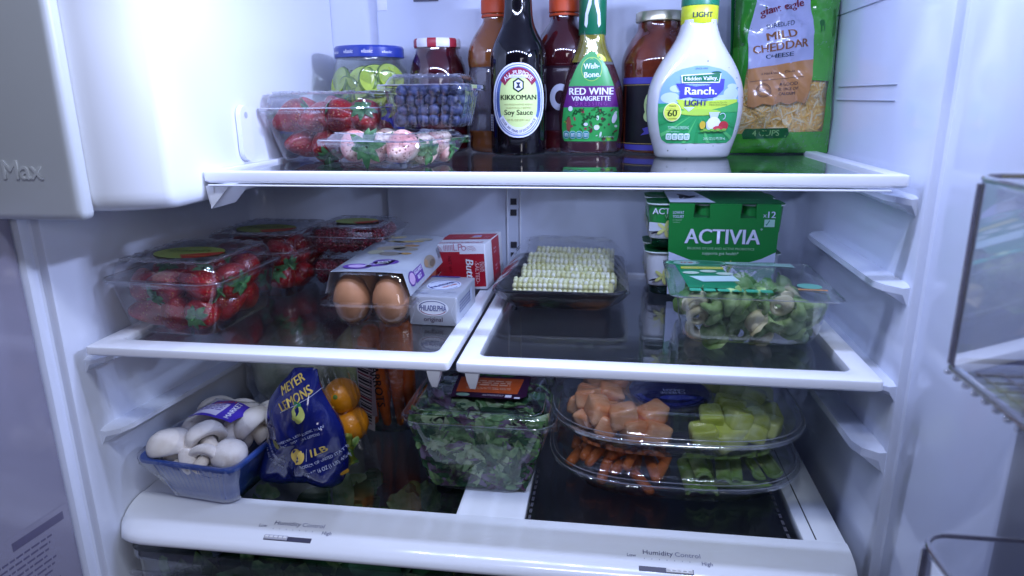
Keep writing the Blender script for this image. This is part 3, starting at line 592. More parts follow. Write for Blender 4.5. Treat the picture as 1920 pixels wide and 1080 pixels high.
p = Print(.004); p.rect(-.0480, .010, .0480, .0585, ink('#2b41b4'), 0); p.rect(-.048, .0585, .048, .0600, ink('#1f2f8a'), 0); p.ell(.020, .0500, .0125, .0080, ink('#a5c83c'), 2, n=24); p.text('Baby', .020, .0510, .012, ink('#20401a'), 3, bold=.03); p.text('Dills', .020, .0458, .012, ink('#20401a'), 3, bold=.03); p.ell(.002, .0545, .0040, .0018, ink('#c23a2c'), 2, n=12); p.text('vlasic', -.012, .030, .045, W_, 2, bold=.05)
p.build('label', frontal(R_p), pk)
# ---- jam
jm = thing('jam_jar', 'dark red jam jar with red and white striped lid', 'jar', (-.0890, .350, T+.0004))
m = MB(); R_m = body(m, cyl([(0, .034), (.003, .038), (.010, .0395), (.05, .0395), (.085, .0392), (.105, .0372), (.118, .0338), (.128, .0300), (.134, .0288)]), steps=40)
m.build('jam_filled_glass', mat('jam', (.028, .003, .008), .06, .5, coat=1, col2=(.06, .006, .012), vscale=40), jm, 60)
m = MB(); n_ = 32
m.lathe([(.0292, .1335), (.0308, .1345), (.0312, .1365), (.0312, .1430), (.0298, .1455), (.020, .1458)], n_)
m.m = [1 if ((k % n_)*13//n_) % 2 else 0 for k in range(len(m.m))]
m.build('lid', [mat('lid_white', (.78, .78, .82), .35), mat('lid_red', '#a3283a', .35)], jm, 35)
# ---- shredded cheese bag
bag = thing('cheese_bag', 'green and white shredded cheddar cheese bag at right end', 'bag', (.3480, .312, T+.0004), rot=(math.radians(-5), math.radians(0), math.radians(3)))
BW, BH = .0605, .235
def bagw(v): return BW*(1+.02*math.sin(v*40)) - .004*max(0, 1-v/.012)
def bagt(u, v):
    e = max(0, 1-abs(u/bagw(v))**2.6); k = min(1, v/.05)**.5*(1-.55*max(0, (v-.12)/.12)); k = max(.05, k)
    return .026*e**.6*k*(1+.12*math.sin(u*95+v*60)+.10*math.sin(v*110-u*40)) + .0012*math.sin(u*300+v*210)*e + e*.0040*(1-abs(math.sin(u*34+v*22+1.2*math.sin(v*40))))**4 + e*.0034*(1-abs(math.sin(u*26-v*38+.7+1.5*math.sin(u*50))))**4
def bagf(u, v, o): return (u+.14*(v-.1)*.25*0, -bagt(u, v)-o, v)
FB = clear('bag_film', (.98, .98, .98), .07, .02, .05, bump=.6, bscale=30, power=3.2, bdist=.003)
m = MB(); m.grid(lambda a, b: bagf((2*a-1)*bagw(b*BH)*.999, b*BH, 0), 34, 40); m.build('front_film', FB, bag, 80)
BG = mat('bag_green', '#2f8a2c', .22, .5, bump=.4, bscale=70, coat=.5); BGD = mat('bag_dark_green', '#135a2c', .22, .5, bump=.4, bscale=70, coat=.5)
m = MB(); m.grid(lambda a, b: ((2*a-1)*(bagw(b*BH)*.999+.004), bagt((2*a-1)*bagw(b*BH), b*BH)*.5+.0005, b*BH), 26, 30); m.build('back_film', BGD, bag, 80)
p = Print(.0045); LG = mat('bag_green_print', '#46a42e', .14, .5, bump=.8, bscale=38, coat=1); LW = mat('bag_white_print', '#b4b8da', .16, .5, bump=.8, bscale=38, coat=1); LT = mat('bag_tan_print', '#c08a58', .16, .5, bump=.8, bscale=38, coat=1)
P5 = lambda pts, mt, l: p.poly(pts, mt, l)
P5([(-.060, .001), (.060, .001), (.0605, .024), (.055, .040), (.047, .026), (-.060, .0235)], LG, 0)
P5([(.047, .024), (.0600, .024), (.0605, .120), (.0600, .234), (.0500, .234), (.049, .10)], LG, 1)
P5([(.022, .084), (.052, .084), (.055, .160), (.058, .234), (.022, .234)], LG, 1)
P5([(-.0605, .06), (-.050, .06), (-.046, .11), (-.058, .234), (-.0605, .234)], BG, 1); P5([(-.0605, .125), (-.03, .125), (-.03, .234), (-.0605, .234)], BG, 1)
P5([(-.046, .098), (.028, .108), (.026, .145), (.020, .185), (.018, .234), (-.050, .234), (-.040, .175), (-.047, .135)], LW, 3)
P5([(-.046, .0985), (.0285, .1090), (.022, .058), (.012, .0610), (.002, .0570), (-.008, .0600), (-.018, .0555), (-.028, .0580), (-.038, .0535), (-.044, .0560)], LT, 4)
BRN, DKB = ink('#8a5a34'), ink('#33303c')
R8 = 7
p.text('giant eagle', -.010, .1640, .050, ink('#7a1f3a'), 6, bold=.05, rot=13); p.text('SHREDDED', -.012, .1455, .030, ink('#2e4258'), 6, bold=.02, rot=R8, h=.0055); p.text('MILD', -.010, .1320, .033, BRN, 6, bold=.05, rot=R8, h=.0095); p.text('CHEDDAR', -.011, .1190, .062, BRN, 6, bold=.05, rot=R8, h=.0095); p.text('CHEESE', -.012, .1110, .030, ink('#2e4258'), 6, bold=.05, rot=R8-2, h=.0048)
p.text('A Mild & Smooth Cheese', -.012, .0930, .038, DKB, 6, bold=.0, rot=5); p.poly([(-.043, .0838), (.017, .0888), (.017, .0892), (-.043, .0843)], DKB, 6)
p.arc(-.028, .0735, .0075, .0081, 0, 360, DKB, 6, 24); p.arc(-.028, .0735, .0062, .0066, 0, 360, DKB, 6, 24); p.text('Quality', -.028, .0725, .011, DKB, 6, bold=0)
p.text('A GOOD', .000, .0790, .021, DKB, 6, bold=.02, rot=4); p.text('SOURCE OF', .000, .0735, .024, DKB, 6, bold=.02, rot=4, shear=.2); p.text('CALCIUM', -.001, .0680, .020, DKB, 6, bold=.02, rot=4)
p.poly([(-.045, .0175), (.004, .0185), (.006, .0235), (.003, .0300), (-.044, .0295), (-.047, .0235)], BGD, 5); p.text('4 CUPS', -.020, .0210, .030, ink('#7fae6a'), 6, bold=.02)
p.ell(.036, .150, .0030, .0038, ink('#1e6a2c'), 3, n=14); p.rect(.0348, .140, .0362, .150, ink('#1e6a2c'), 3); p.rect(.0385, .141, .0397, .148, ink('#1e6a2c'), 3)
for s in (-1, 1): p.ell(-.010+s*.003, .1800, .0022, .0045, ink('#3c9a44'), 6, n=12, rot=s*-35)
p.build('printed_film', bagf, bag, base=.0002)
m = MB(); q = random.Random(11)
for k in range(1500):
    u = q.uniform(-.047, .043); v = q.uniform(.026, .090); t = bagt(u, v); d = q.uniform(.0012, .0055)
    y = -max(.0, t-d); a = q.uniform(0, math.pi); l = q.uniform(.009, .020); bend = q.uniform(-.3, .3); pts = []
    for s in (-1, -.33, .33, 1):
        pu = max(-.050, min(.050, u+math.cos(a)*s*l/2-math.sin(a)*bend*(s*s)*l*.3)); pv = v+math.sin(a)*s*l/2+math.cos(a)*bend*(s*s)*l*.3
        pts.append((pu, -max(.0004, bagt(pu, pv)-d-.0022), pv))
    m.tube(pts, [.0007, .0012, .0012, .0007], 4, k % 3)
m2 = MB(); m2.grid(lambda a, b: (-.053+.108*a, -max(.0003, bagt(-.053+.108*a, .004+.112*b)-.0042), .004+.112*b), 16, 16); m2.build('cheese_mass', mat('cheddar_mass', '#e8c67c', .6), bag, 60)
m.build('cheese_shreds', [mat('cheddar_pale', '#f4cc70', .45, sss=0), mat('cheddar_mid', '#eab64c', .45), mat('cheddar_cream', '#f2dfa8', .45)], bag, 60, kind='stuff')
# ================================================================= fruit and clear boxes
def berry_mat(name, c1, c2, seed, rough=.28, sscale=270, vs_=45, lo=.35, hi=.65):
    m = bpy.data.materials.new(name); m.use_nodes = True; nt = m.node_tree; N, L = nt.nodes.new, nt.links.new; b = nt.nodes['Principled BSDF']
    b.inputs['Roughness'].default_value = rough; b.inputs['Coat Weight'].default_value = .25; b.inputs['Coat Roughness'].default_value = .1
    tc = N('ShaderNodeTexCoord'); n = N('ShaderNodeTexNoise'); n.inputs['Scale'].default_value = vs_; r = N('ShaderNodeValToRGB'); r.color_ramp.elements[0].position = lo; r.color_ramp.elements[1].position = hi
    r.color_ramp.elements[0].color = (*S(c1), 1); r.color_ramp.elements[1].color = (*S(c2), 1)
    v = N('ShaderNodeTexVoronoi'); v.inputs['Scale'].default_value = sscale; r2 = N('ShaderNodeValToRGB'); r2.color_ramp.elements[0].position = .18; r2.color_ramp.elements[1].position = .27
    r2.color_ramp.elements[0].color = (1, 1, 1, 1); r2.color_ramp.elements[1].color = (0, 0, 0, 1)
    mx = N('ShaderNodeMix'); mx.data_type = 'RGBA'; L(tc.outputs['Object'], n.inputs['Vector']); L(tc.outputs['Object'], v.inputs['Vector'])
    L(n.outputs['Fac'], r.inputs[0]); L(v.outputs['Distance'], r2.inputs[0]); L(r2.outputs[0], mx.inputs[0]); L(r.outputs[0], mx.inputs[6]); mx.inputs[7].default_value = (*S(seed), 1); L(mx.outputs[2], b.inputs['Base Color'])
    bp = N('ShaderNodeBump'); bp.inputs['Strength'].default_value = .9; bp.inputs['Distance'].default_value = .0025; r3 = N('ShaderNodeMath'); r3.operation = 'MINIMUM'; r3.inputs[1].default_value = .45
    L(v.outputs['Distance'], r3.inputs[0]); L(r3.outputs[0], bp.inputs['Height']); L(bp.outputs[0], b.inputs['Normal'])
    MATS[name] = m; return m
def berry_mesh(name, mt, seed):
    q = random.Random(seed); m = MB(); n = 22; prof = [(.0005, -.0245), (.0042, -.0232), (.0082, -.0180), (.0124, -.0105), (.0160, -.002), (.0178, .006), (.0172, .0125), (.0135, .0165), (.007, .0178), (.0005, .0172)]
    a0, a1 = q.uniform(0, 6), q.uniform(.02, .07)
    m.loft([[(r*(1+a1*math.cos(2*t+a0))*math.cos(t), r*(1-a1*math.cos(2*t+a0))*math.sin(t), z) for t in [2*math.pi*i/n for i in range(n)]] for r, z in smoothprof(prof, 20)], True, True)
    me = m.build(name, mt, None, 60); d = me.data; bpy.data.objects.remove(me); return d
def calyx_mesh(seed, big=1.0):
    q = random.Random(seed); m = MB()
    for k in range(8):
        a = 2*math.pi*k/8+q.uniform(-.2, .2); l = q.uniform(.011, .016)*big; w = .0034*big; dr = q.uniform(.3, 1.0); c, s = math.cos(a), math.sin(a); L = []
        for t in (0, .25, .5, .75, 1):
            r = .0015+l*t; z = .0180+.0028*math.sin(t*2.2)-.0055*dr*t*t*(1.3 if big == 1 else .7); ww = w*math.sin(math.pi*min(1, .15+t*.85))**.8+.0002
            L.append([(r*c-s*ww*e, r*s+c*ww*e, z+(.0007 if e == 0 else 0)) for e in (-1, 0, 1)])
        m.loft(L, closed=False)
    m.tube([(0, 0, .0165), (.001, .0005, .0215), (.003, .001, .026)], [.0016, .0011, .0012], 6)
    o = m.build('leafy_cap', mat('calyx_green', '#33603a', .45, .4, col2='#5a8a54', vscale=120), None, 60); d = o.data; bpy.data.objects.remove(o); return d
RED = [berry_mesh('strawberry', berry_mat('strawberry_red', '#700910', '#a31619', '#b06a34'), s) for s in (1, 2, 3)]
WHT = [berry_mesh('strawberry', berry_mat('strawberry_white', '#e8d8c4', '#dd9088', '#8c4a34', .35, 260, 24, .40, .66), s) for s in (4, 5)]
CAL = [calyx_mesh(1), calyx_mesh(2)]; CALB = calyx_mesh(5, 1.45)
def strawberry(label, group, loc, rot, sc, me, cal):
    o = inst('strawberry', me, None, loc, rot, sc); tag(o, label, 'strawberry', group)
    if cal: inst('leafy_cap', cal, o)
    return o
LIDP = clear('lid_plastic', (.95, .955, .97), .10, .005, .025, bump=.35, bscale=40, power=2.4)
def clamshell(name, label, cat, loc, rz, bx, by, tx, ty, hb, hl, r=.014, group=None, mt=None, flutes=0, lidribs=6, inset=.012, sub=True, lidmat=None):
    """hinged clear box: tapering base, rim flange, raised ribbed lid"""
    mt = mt or PET; t = thing(name, label, cat, loc, rz, group); m = MB(); L = []; n = 8
    def loop(hx, hy, z, fl=0, rad=None):
        P = rr(hx, hy, rad or r, n); out = []; N = len(P)
        for i, (x, y) in enumerate(P): out.append((x, y, z))
        if flutes and fl:
            out = []; M = 120; per = []; 
            for i in range(N):
                a, b = P[i], P[(i+1) % N]; per.append(math.hypot(a[0]-b[0], a[1]-b[1]))
            tot = sum(per); i = 0; acc = 0
            for k in range(M):
                d = tot*k/M
                while i < N-1 and acc+per[i] < d: acc += per[i]; i += 1
                f = (d-acc)/max(1e-9, per[i]); a, b = P[i], P[(i+1) % N]; x, y = a[0]+(b[0]-a[0])*f, a[1]+(b[1]-a[1])*f
                g = 1-fl*max(0, math.cos(2*math.pi*flutes*k/M))**2/max(.01, hx); out.append((x*g, y*g, z))
        return out
    F = .0022 if flutes else 0
    if flutes:
        for z, k, fl in ((0, -.10, F), (.0025, -.02, F), (.006, .05, F), (hb*.5, .5, F), (hb*.86, .9, F), (hb*.9, .94, 1e-9), (hb, 1, 1e-9)): L.append(loop(bx+(tx-bx)*k, by+(ty-by)*k, z, fl or 1e-9))
    else:
        for z, k in ((0, -.35), (.0008, -.18), (.003, -.05), (.007, .06), (hb*.5, .52), (hb*.9, .93), (hb, 1)): L.append(loop(bx+(tx-bx)*k, by+(ty-by)*k, z))
    m.loft(L, True, False); m.build('base', mt, t, 50)
    m = MB(); f = .0062
    m.loft([loop(tx, ty, hb-.0002), loop(tx+f, ty+f, hb-.0002, rad=r+f), loop(tx+f+.0008, ty+f+.0008, hb-.0035, rad=r+f), ], False, False); m.build('rim', mt, t, 50)
    m = MB(); i2 = inset
    m.loft([loop(tx+f+.001, ty+f+.001, hb-.0015, rad=r+f), loop(tx+f+.001, ty+f+.001, hb+.0022, rad=r+f), loop(tx+f-.001, ty+f-.001, hb+.0030, rad=r+f), loop(tx-.001, ty-.001, hb+.0030), loop(tx-.003, ty-.003, hb+hl*.55), loop(tx-.0055, ty-.0055, hb+hl*.86), loop(tx-.010, ty-.010, hb+hl), loop(tx-.010-i2*.5, ty-.010-i2*.5, hb+hl), loop(tx-.011-i2*.7, ty-.011-i2*.7, hb+hl-.0022), ], False, True)
    k2 = len(m.v)
    if lidribs:
        for s in (-1, 1):
            for k in range(lidribs):
                y = -ty+.020+(2*ty-.040)*(k+.5)/lidribs; wq = (2*ty-.04)/lidribs*.30
                m.box(s*(tx-.0125)-.0045, s*(tx-.0125)+.0045, y-wq, y+wq, hb+hl-.0018, hb+hl+.0016, ch=.001)
            for k in range(lidribs-1):
                x = -tx+.022+(2*tx-.044)*(k+.5)/(lidribs-1); wq = (2*tx-.044)/(lidribs-1)*.30
                m.box(x-wq, x+wq, s*(ty-.0125)-.0045, s*(ty-.0125)+.0045, hb+hl-.0018, hb+hl+.0016, ch=.001)
    m.build('lid', lidmat or LIDP, t, 50)
    m = MB(); m.loft([[(x, -ty-f-.001-.006*q_, z) for x, z in ((-.011+.002*q_, hb-.002), (.011-.002*q_, hb-.002), (.011-.002*q_, hb+.001), (-.011+.002*q_, hb+.001))] for q_ in (0, 1)], True, True); m.build('tab', mt, t, 30)
    m = MB()
    for a, z, rad in ((tx+f, hb+.0026, .0007), (tx-.0098, hb+hl, .0006)):
        d = a-tx; P = rr(tx+d, ty+d, r+max(d, -.006), 6); m.tube([(x, y, z) for x, y in P]+[(*P[0], z)], rad, 5)
    m.build('edge_bead', BEAD, t, 60)
    return t
def stickers(t, z, tx, ty, sx=0, sy=0, g=1):
    p = Print(.02); p.ell(sx, sy, .030, .022, ink('#8fa04a'), 0); p.poly([(sx+.030*math.cos(math.radians(a)), sy+.022*math.sin(math.radians(a))) for a in range(-75, 16, 5)]+[(sx-.002, sy-.010)], ink('#a8321f'), 1)
    p.text("Driscoll's", sx-.002, sy+.002, .036, ink('#3c5a2c'), 2, bold=.02, shear=.2, rot=6); p.text('STRAWBERRIES', sx+.012, sy-.013, .022, ink('#e0a040'), 2, bold=.0, rot=4)
    p.build('sticker', lambda u, v, o_: (sx+(u-sx)*g, sy+(v-sy)*g, z+o_), t)
def fill(center, rz, spots, fn):
    c, s = math.cos(math.radians(rz)), math.sin(math.radians(rz))
    for k, (x, y, z) in enumerate(spots): fn(k, (center[0]+c*x-s*y, center[1]+s*x+c*y, center[2]+z))
def rot3(q): return (q.uniform(0, 6.28), q.uniform(0, 6.28), q.uniform(0, 6.28))
# ---- two strawberry boxes on the left middle shelf
def redbox(label, loc, rz, blabel, group, seed, spots, rots=None):
    t = clamshell('berry_box', label, 'berry box', loc, rz, .053, .060, .0640, .0670, .058, .022, group=None); q = random.Random(seed); stickers(t, .0782, .06, .065, -.004, -.004, 1.35)
    def put(k, P):
        rt = rots[k] if rots and k in rots else rot3(q)
        strawberry(blabel, group, P, rt, q.uniform(.95, 1.08), RED[k % 3], CAL[k % 2] if k % 3 else None)
    fill(loc, rz, spots, put); return t

sp = [(-.036, -.042, .020), (.000, -.046, .021), (.034, -.042, .021), (-.040, -.043, .049), (-.006, -.047, .050), (.034, -.043, .051), (.040, -.008, .022), (.044, -.006, .050), (.038, .030, .022), (.042, .034, .050), (-.038, .0, .022), (-.040, .004, .050), (.0, -.005, .021), (.002, -.004, .051), (-.036, .036, .022), (-.040, .040, .049), (0, .035, .022), (.002, .038, .050)]
sp = [(x*.93, y*.90, z) for x, y, z in sp]
redbox('clear strawberry box nearest the left edge, at front of middle shelf', (-.3205, .112, .0008), -3, 'red strawberry in the front left clear box on middle shelf', 'strawberries in the front box on the middle shelf', 3, sp)
redbox('clear strawberry box behind the front one, against left wall', (-.3050, .262, .0008), -2, 'red strawberry in the rear clear box on middle shelf', 'strawberries in the rear box on the middle shelf', 8, sp)
# ---- strawberries on the top shelf
t = clamshell('berry_box', 'clear strawberry box with pinkish berries at left of top shelf', 'berry box', (-.1850, .222, T+.0004), 0, .054, .048, .0675, .0585, .058, .020, mt=clear('hazy_plastic', (.93, .94, .97), .07, .010, .03, bump=.15, bscale=50, power=2.6, hazecol=(.62, .66, .78))); q = random.Random(4)
sp2 = [(-.034, -.034, .021), (.000, -.036, .021), (.034, -.034, .022), (-.044, -.038, .050), (-.010, -.040, .049), (.026, -.040, .051), (.05, -.030, .048), (-.03, .004, .022), (.01, .002, .022), (-.036, .0, .052), (.0, .0, .053), (.036, .002, .052), (.04, .004, .022), (-.03, .034, .024), (.01, .034, .024), (.044, .032, .026)]
sp2 = [(x*.92, y*.84, z) for x, y, z in sp2]
fill((-.1850, .222, T), 0, sp2, lambda k, P: strawberry('red strawberry in the clear box on the top shelf', 'strawberries in the top shelf box', P, rot3(q), q.uniform(.98, 1.08), RED[k % 3], CAL[k % 2]))
# ---- pale strawberries
t = clamshell('berry_box', 'low clear box of pale pink strawberries at front of top shelf', 'berry box', (-.0910, .156, T+.0004), -17, .045, .053, .0580, .0620, .026, .0095, r=.016, lidribs=0, inset=.006); q = random.Random(6)
sp3 = [(-.031, -.036, .0185), (-.002, -.041, .0185), (.0285, -.037, .0195), (-.030, -.004, .0185), (.0, -.006, .0185), (.032, -.002, .0185), (.036, .026, .0185), (.004, .029, .0185), (-.028, .030, .0185)]
sp3 = [(x, y*.95, z) for x, y, z in sp3]
def pw(k, P):
    rt = rot3(q)
    if k == 1: rt = (math.radians(78), math.radians(-8), math.radians(-6))
    if k in (0, 2): rt = (math.radians(-70), math.radians(20*(k-1)), 0)
    strawberry('pale pink strawberry in the low clear box on top shelf', 'pale strawberries in the low box', P, rt, .95, WHT[k % 2], CALB if k == 1 else CAL[k % 2])
fill((-.0910, .156, T+.0006), -17, sp3, pw)
# ---- blueberries
BLUE = mat('blueberry_skin', '#191e38', .42, .4, col2='#4a5580', vscale=90, c2lo=.38, c2hi=.72, bump=.2, bscale=300); BLD = mat('blueberry_crown', '#171a34', .6)
m = MB(); m.lathe([(.0004, -.0075), (.0035, -.0070), (.0062, -.0048), (.0078, -.0010), (.0078, .0020), (.0062, .0052), (.0038, .0068), (.0030, .0078), (.0022, .0070), (.0014, .0056), (.0003, .0054)], 18, lambda k: 1 if k >= 6 else 0); o = m.build('blueberry', [BLUE, BLD], None, 60); BME = o.data; bpy.data.objects.remove(o)
bl = (-.0615, .212, T+.0392)
clamshell('berry_box', 'clear blueberry box stacked on the pale strawberry box', 'berry box', bl, -1, .040, .040, .0468, .0475, .043, .013, r=.012, mt=clear('blue_box_plastic', (.95, .96, .98), .075, .006, .04, bump=.2, bscale=90, power=3), flutes=28, lidribs=5, inset=.009); q = random.Random(9); sp4 = []
for r_ in range(4):
    for k in range(6): sp4.append((-.030+k*.0125+q.uniform(-.002, .002)+(.003 if r_ % 2 else 0), -.0300-r_*.0014+q.uniform(-.002, .002), .0085+r_*.0105+q.uniform(-.001, .001)))
    for k in range(4): sp4.append((.031+q.uniform(-.002, .001), -.014+k*.015, .0085+r_*.0105)); 
    for k in range(2): sp4.append((-.031, -.010+k*.015, .0085+r_*.0105))
for i in range(5):
    for j in range(3): sp4.append((-.026+i*.013+q.uniform(-.002, .002), -.012+j*.018+q.uniform(-.003, .003), .040))
fill(bl, -1, sp4, lambda k, P: tag(inst('blueberry', BME, None, P, rot3(q), q.uniform(.80, 1.0)), 'dusty blueberry in the clear box on the top shelf', 'blueberry', 'blueberries in the box'))
# ---- raspberries, two boxes stacked
m = MB(); q = random.Random(1)
ico = bmesh.new(); bmesh.ops.create_icosphere(ico, subdivisions=1, radius=1); IV = [v.co.copy() for v in ico.verts]; IF = [tuple(v.index for v in f.verts) for f in ico.faces]; ico.free()
for z, r_, n_ in ((-.0075, .0030, 5), (-.0035, .0062, 8), (.001, .0076, 10), (.0055, .0074, 10), (.0092, .0058, 8)):
    for k in range(n_):
        a = 2*math.pi*k/n_+z*300; c = Vector((r_*math.cos(a), r_*math.sin(a), z)); b_ = len(m.v); rad = .0026*q.uniform(.9, 1.1)
        m.v += [tuple(c+v*rad) for v in IV]; m.f += [tuple(b_+i for i in f) for f in IF]; m.m += [0]*len(IF)
o = m.build('raspberry', mat('raspberry_red', '#7a0f22', .3, .4, coat=.3, var=.25, vscale=90), None, 80); RME = o.data; bpy.data.objects.remove(o)
for lev, lab in ((0, 'lower'), (1, 'upper')):
    P0 = (-.1985+.002*lev, .300, .0008+lev*.0425)
    t = clamshell('berry_box', '%s of two stacked clear raspberry boxes on left middle shelf' % lab, 'berry box', P0, 1-2*lev, .043, .045, .0525, .0540, .026, .0135, r=.012, lidribs=5, inset=.010)
    if lev: stickers(t, .0390, .05, .05, -.004, .006)
    sp5 = [(-.038+i*.0152+q.uniform(-.002, .002), -.040+j*.0165+q.uniform(-.002, .002), .0135+.011*k) for k in range(2) for i in range(6) for j in range(5) if not (0 < i < 5 and j > 1 and k == 0)]
    fill(P0, 0, sp5, lambda k, P: tag(inst('raspberry', RME, None, P, (q.uniform(-1, 1), q.uniform(-1, 1), q.uniform(0, 6)), q.uniform(.88, 1.02)), 'raspberry in the %s of the two stacked boxes' % lab, 'raspberry', 'raspberries in the %s box' % lab))
# ================================================================= eggs
ec = thing('egg_carton', 'clear plastic egg carton with cream paper label on middle shelf', 'egg carton', (-.1155, .1960, .0006), 1)
m = MB(); m.lathe([(.0005, 0), (.0075, .0012), (.0130, .0055), (.0172, .0125), (.0195, .0205), (.0200, .0270), (.0185, .0360), (.0150, .0450), (.0095, .0520), (.0045, .0550), (.0005, .0560)], 28); o = m.build('egg', mat('egg_shell', '#bf8862', .42, .35, var=.06, vscale=70, bump=.08, bscale=900), None, 60); EME = o.data; bpy.data.objects.remove(o)
for j in range(5):
    for i in (-1, 1): tag(inst('egg', EME, None, (-.1155+i*.0225-j*.0007, .1105+j*.0435, .0035), (0, 0, j+i), (1.02, 1.02, 1.0)), 'brown egg at the front of the clear carton, %s' % ('left' if i < 0 else 'right') if j == 0 else 'brown egg further back in the clear carton', 'egg', 'eggs in the carton')
m = MB()
for j in range(5):
    for i in (-1, 1): m.lathe([(.0085, 0), (.0090, .0030), (.0150, .0055), (.0195, .0140), (.0214, .0235), (.0222, .0290)], 20, 0, (i*.0225, -.0855+j*.0435), True, False)
m.build('egg_cups', PET, ec, 50)
m = MB(); L = lambda hx, hy, z, r=.016: [(x, y, z) for x, y in rr(hx, hy, r, 6)]
m.loft([L(.0475, .1090, .0285), L(.0540, .1150, .0285), L(.0542, .1152, .0315), L(.0485, .1100, .0325), L(.0465, .1080, .040), L(.0405, .1045, .060), L(.0375, .1015, .0635)], False, True); m.build('lid', PET, ec, 50)
p = Print(.02); CR, PUP = mat('egg_paper', '#9ea4ae', .5, .3, var=.03, vscale=40), ink('#5b3c92')
def eggsurf(u, v, o_):
    a = abs(u)
    if a <= .0395: return (u, v, .0642+o_)
    k = a-.0395; return (math.copysign(.0395+k*.28+.0006+o_, u), v, .0640-k*.96)
p.rect(-.066, -.101, .066, .101, CR, 0)
for cx, cy, w_, h_, c_, r_ in ((.004, .060, .020, .006, '#c2b070', 8), (-.012, .058, .014, .004, '#b0a878', -20), (.014, .035, .010, .006, '#b88f5c', 0), (-.008, .020, .018, .012, '#a9a08c', 20), (.012, .015, .016, .010, '#9c9686', -10), (-.018, .085, .012, .006, '#c9bc84', 30), (.020, .075, .012, .008, '#b9b5a4', 0), (.0, -.012, .014, .010, '#8f8a80', 0), (.018, -.010, .008, .005, '#c09a54', 0), (-.02, -.004, .010, .012, '#aeb098', 0)): p.ell(cx, cy, w_, h_, ink(c_), 1, n=20, rot=r_)
p.ell(-.018, -.078, .016, .012, PUP, 2); p.poly([(-.014, -.085), (.014, -.070), (.018, -.045), (-.004, -.055)], PUP, 2); p.ell(.008, -.055, .015, .013, PUP, 2); p.ell(-.018, -.078, .010, .007, ink('#b9a3cf'), 3); p.text("EGGLAND'S", .002, -.067, .026, W_, 3, bold=.02, rot=32); p.text('BEST', .008, -.056, .016, W_, 3, bold=.02, rot=32)
p.text('LARGE', .0, .040, .03, ink('#8a7a9a'), 2, bold=0, rot=15)
p.ell(.052, -.078, .0085, .0125, PUP, 2); p.ell(.052, -.078, .0065, .0100, ink('#c4a8cc'), 3)
p.poly([(.0455, -.068), (.0605, -.068), (.0605, -.032), (.0455, -.032)], PUP, 2); p.text("EGGLAND'S", .0510, -.0495, .031, W_, 3, bold=.03, rot=90, h=.0048); p.text('BEST', .0580, -.0495, .016, W_, 3, bold=.03, rot=90, h=.0048)
p.ell(.052, .005, .008, .024, ink('#8f8878'), 2, rot=-8); p.ell(.055, .012, .004, .012, ink('#6f6a5c'), 3); p.ell(.050, -.012, .005, .008, ink('#a58a6a'), 3)
for k in range(9): p.rect(.045, .045+k*.004, .058, .0465+k*.004, ink('#4c4a58'), 2)
p.build('paper_label', eggsurf, ec)
# ================================================================= cream cheese and butter
cc = thing('cream_cheese_box', 'silver cream cheese box lying at front of left shelf', 'box', (-.0452, .1585, .0004), -2)
FOIL = mat('silver_carton', (.50, .53, .60), .34, .5, metal=.35, var=.03, vscale=30)
m = MB(); m.box(-.0278, .0278, -.0445, .0445, 0, .0335, ch=.0016); m.build('carton', FOIL, cc, 40)
def face_front(y): return lambda u, v, o_: (u, y-o_, v)
def face_top(z): return lambda u, v, o_: (u, v, z+o_)
def face_right(x): return lambda u, v, o_: (x+o_, u, v)
p = Print(.05); BL2 = ink('#2a3a86')
p.ell(0, .0205, .0180, .0095, ink('#dde2ee'), 0); p.arc(0, .0205, .0076, .0082, 25, 155, BL2, 1, 20, 2.0); p.arc(0, .0205, .0076, .0082, 205, 335, ink('#8a3a54'), 1, 20, 2.0)
p.text('PHILADELPHIA', 0, .0174, .0310, BL2, 2, bold=.03, h=.0066); p.text('original', 0, .0050, .0215, ink('#4a3a4a'), 1, bold=.02)
for s in (-1, 1): p.poly([(s*.0268, .031), (s*.0262, .031), (s*.0205, .0165), (s*.0211, .0165)][::s], ink('#c8ceda'), 0); p.poly([(s*.0211, .0165), (s*.0205, .0165), (s*.0262, .002), (s*.0268, .002)][::s], ink('#c8ceda'), 0)
p.build('front_print', face_front(-.0445), cc, cut=False)
p = Print(.05); p.ell(0, .004, .0200, .0225, ink('#c6cee2'), 0); p.arc(0, .004, .0190, .0200, 15, 165, BL2, 1, 24, .92); p.arc(0, .004, .0190, .0200, 195, 345, BL2, 1, 24, .92); p.text('PHILADELPHIA', .001, .002, .034, BL2, 2, bold=.03, rot=55, h=.0065); p.text('CREAM CHEESE', .009, .000, .022, ink('#c2563a'), 2, bold=.03, rot=55, h=.004); p.rect(-.026, .0385, .010, .0435, BL2, 1); p.text('original', .014, -.026, .014, ink('#8a8ea4'), 1, bold=0); p.scribble(-.024, -.032, .016, .0012, 2, ink('#7c84a4'), 1)
p.build('top_print', face_top(.0335), cc, cut=False)
p = Print(.05); p.scribble(-.034, .024, .05, .0022, 4, ink('#6c76a0'), 0, 4); p.poly([(.020+x, .020+y) for x, y in rr(.0045, .0075, .002, 3)], ink('#b9c2d6'), 1); p.build('side_print', face_right(.0278), cc, cut=False)
bt = thing('butter_carton', 'red and white butter carton behind the silver box', 'carton', (-.0400, .2960, .0040), rot=(0, math.radians(-3.0), math.radians(-5)))
m = MB(); m.box(-.0352, .0352, -.0440, .0440, 0, .0595, ch=.0014); m.build('carton', mat('carton_white', (.74, .75, .80), .4, .4, var=.02, vscale=40), bt, 40)
p = Print(.05); RD, PK = ink('#b01a2c'), ink('#c88a9c')
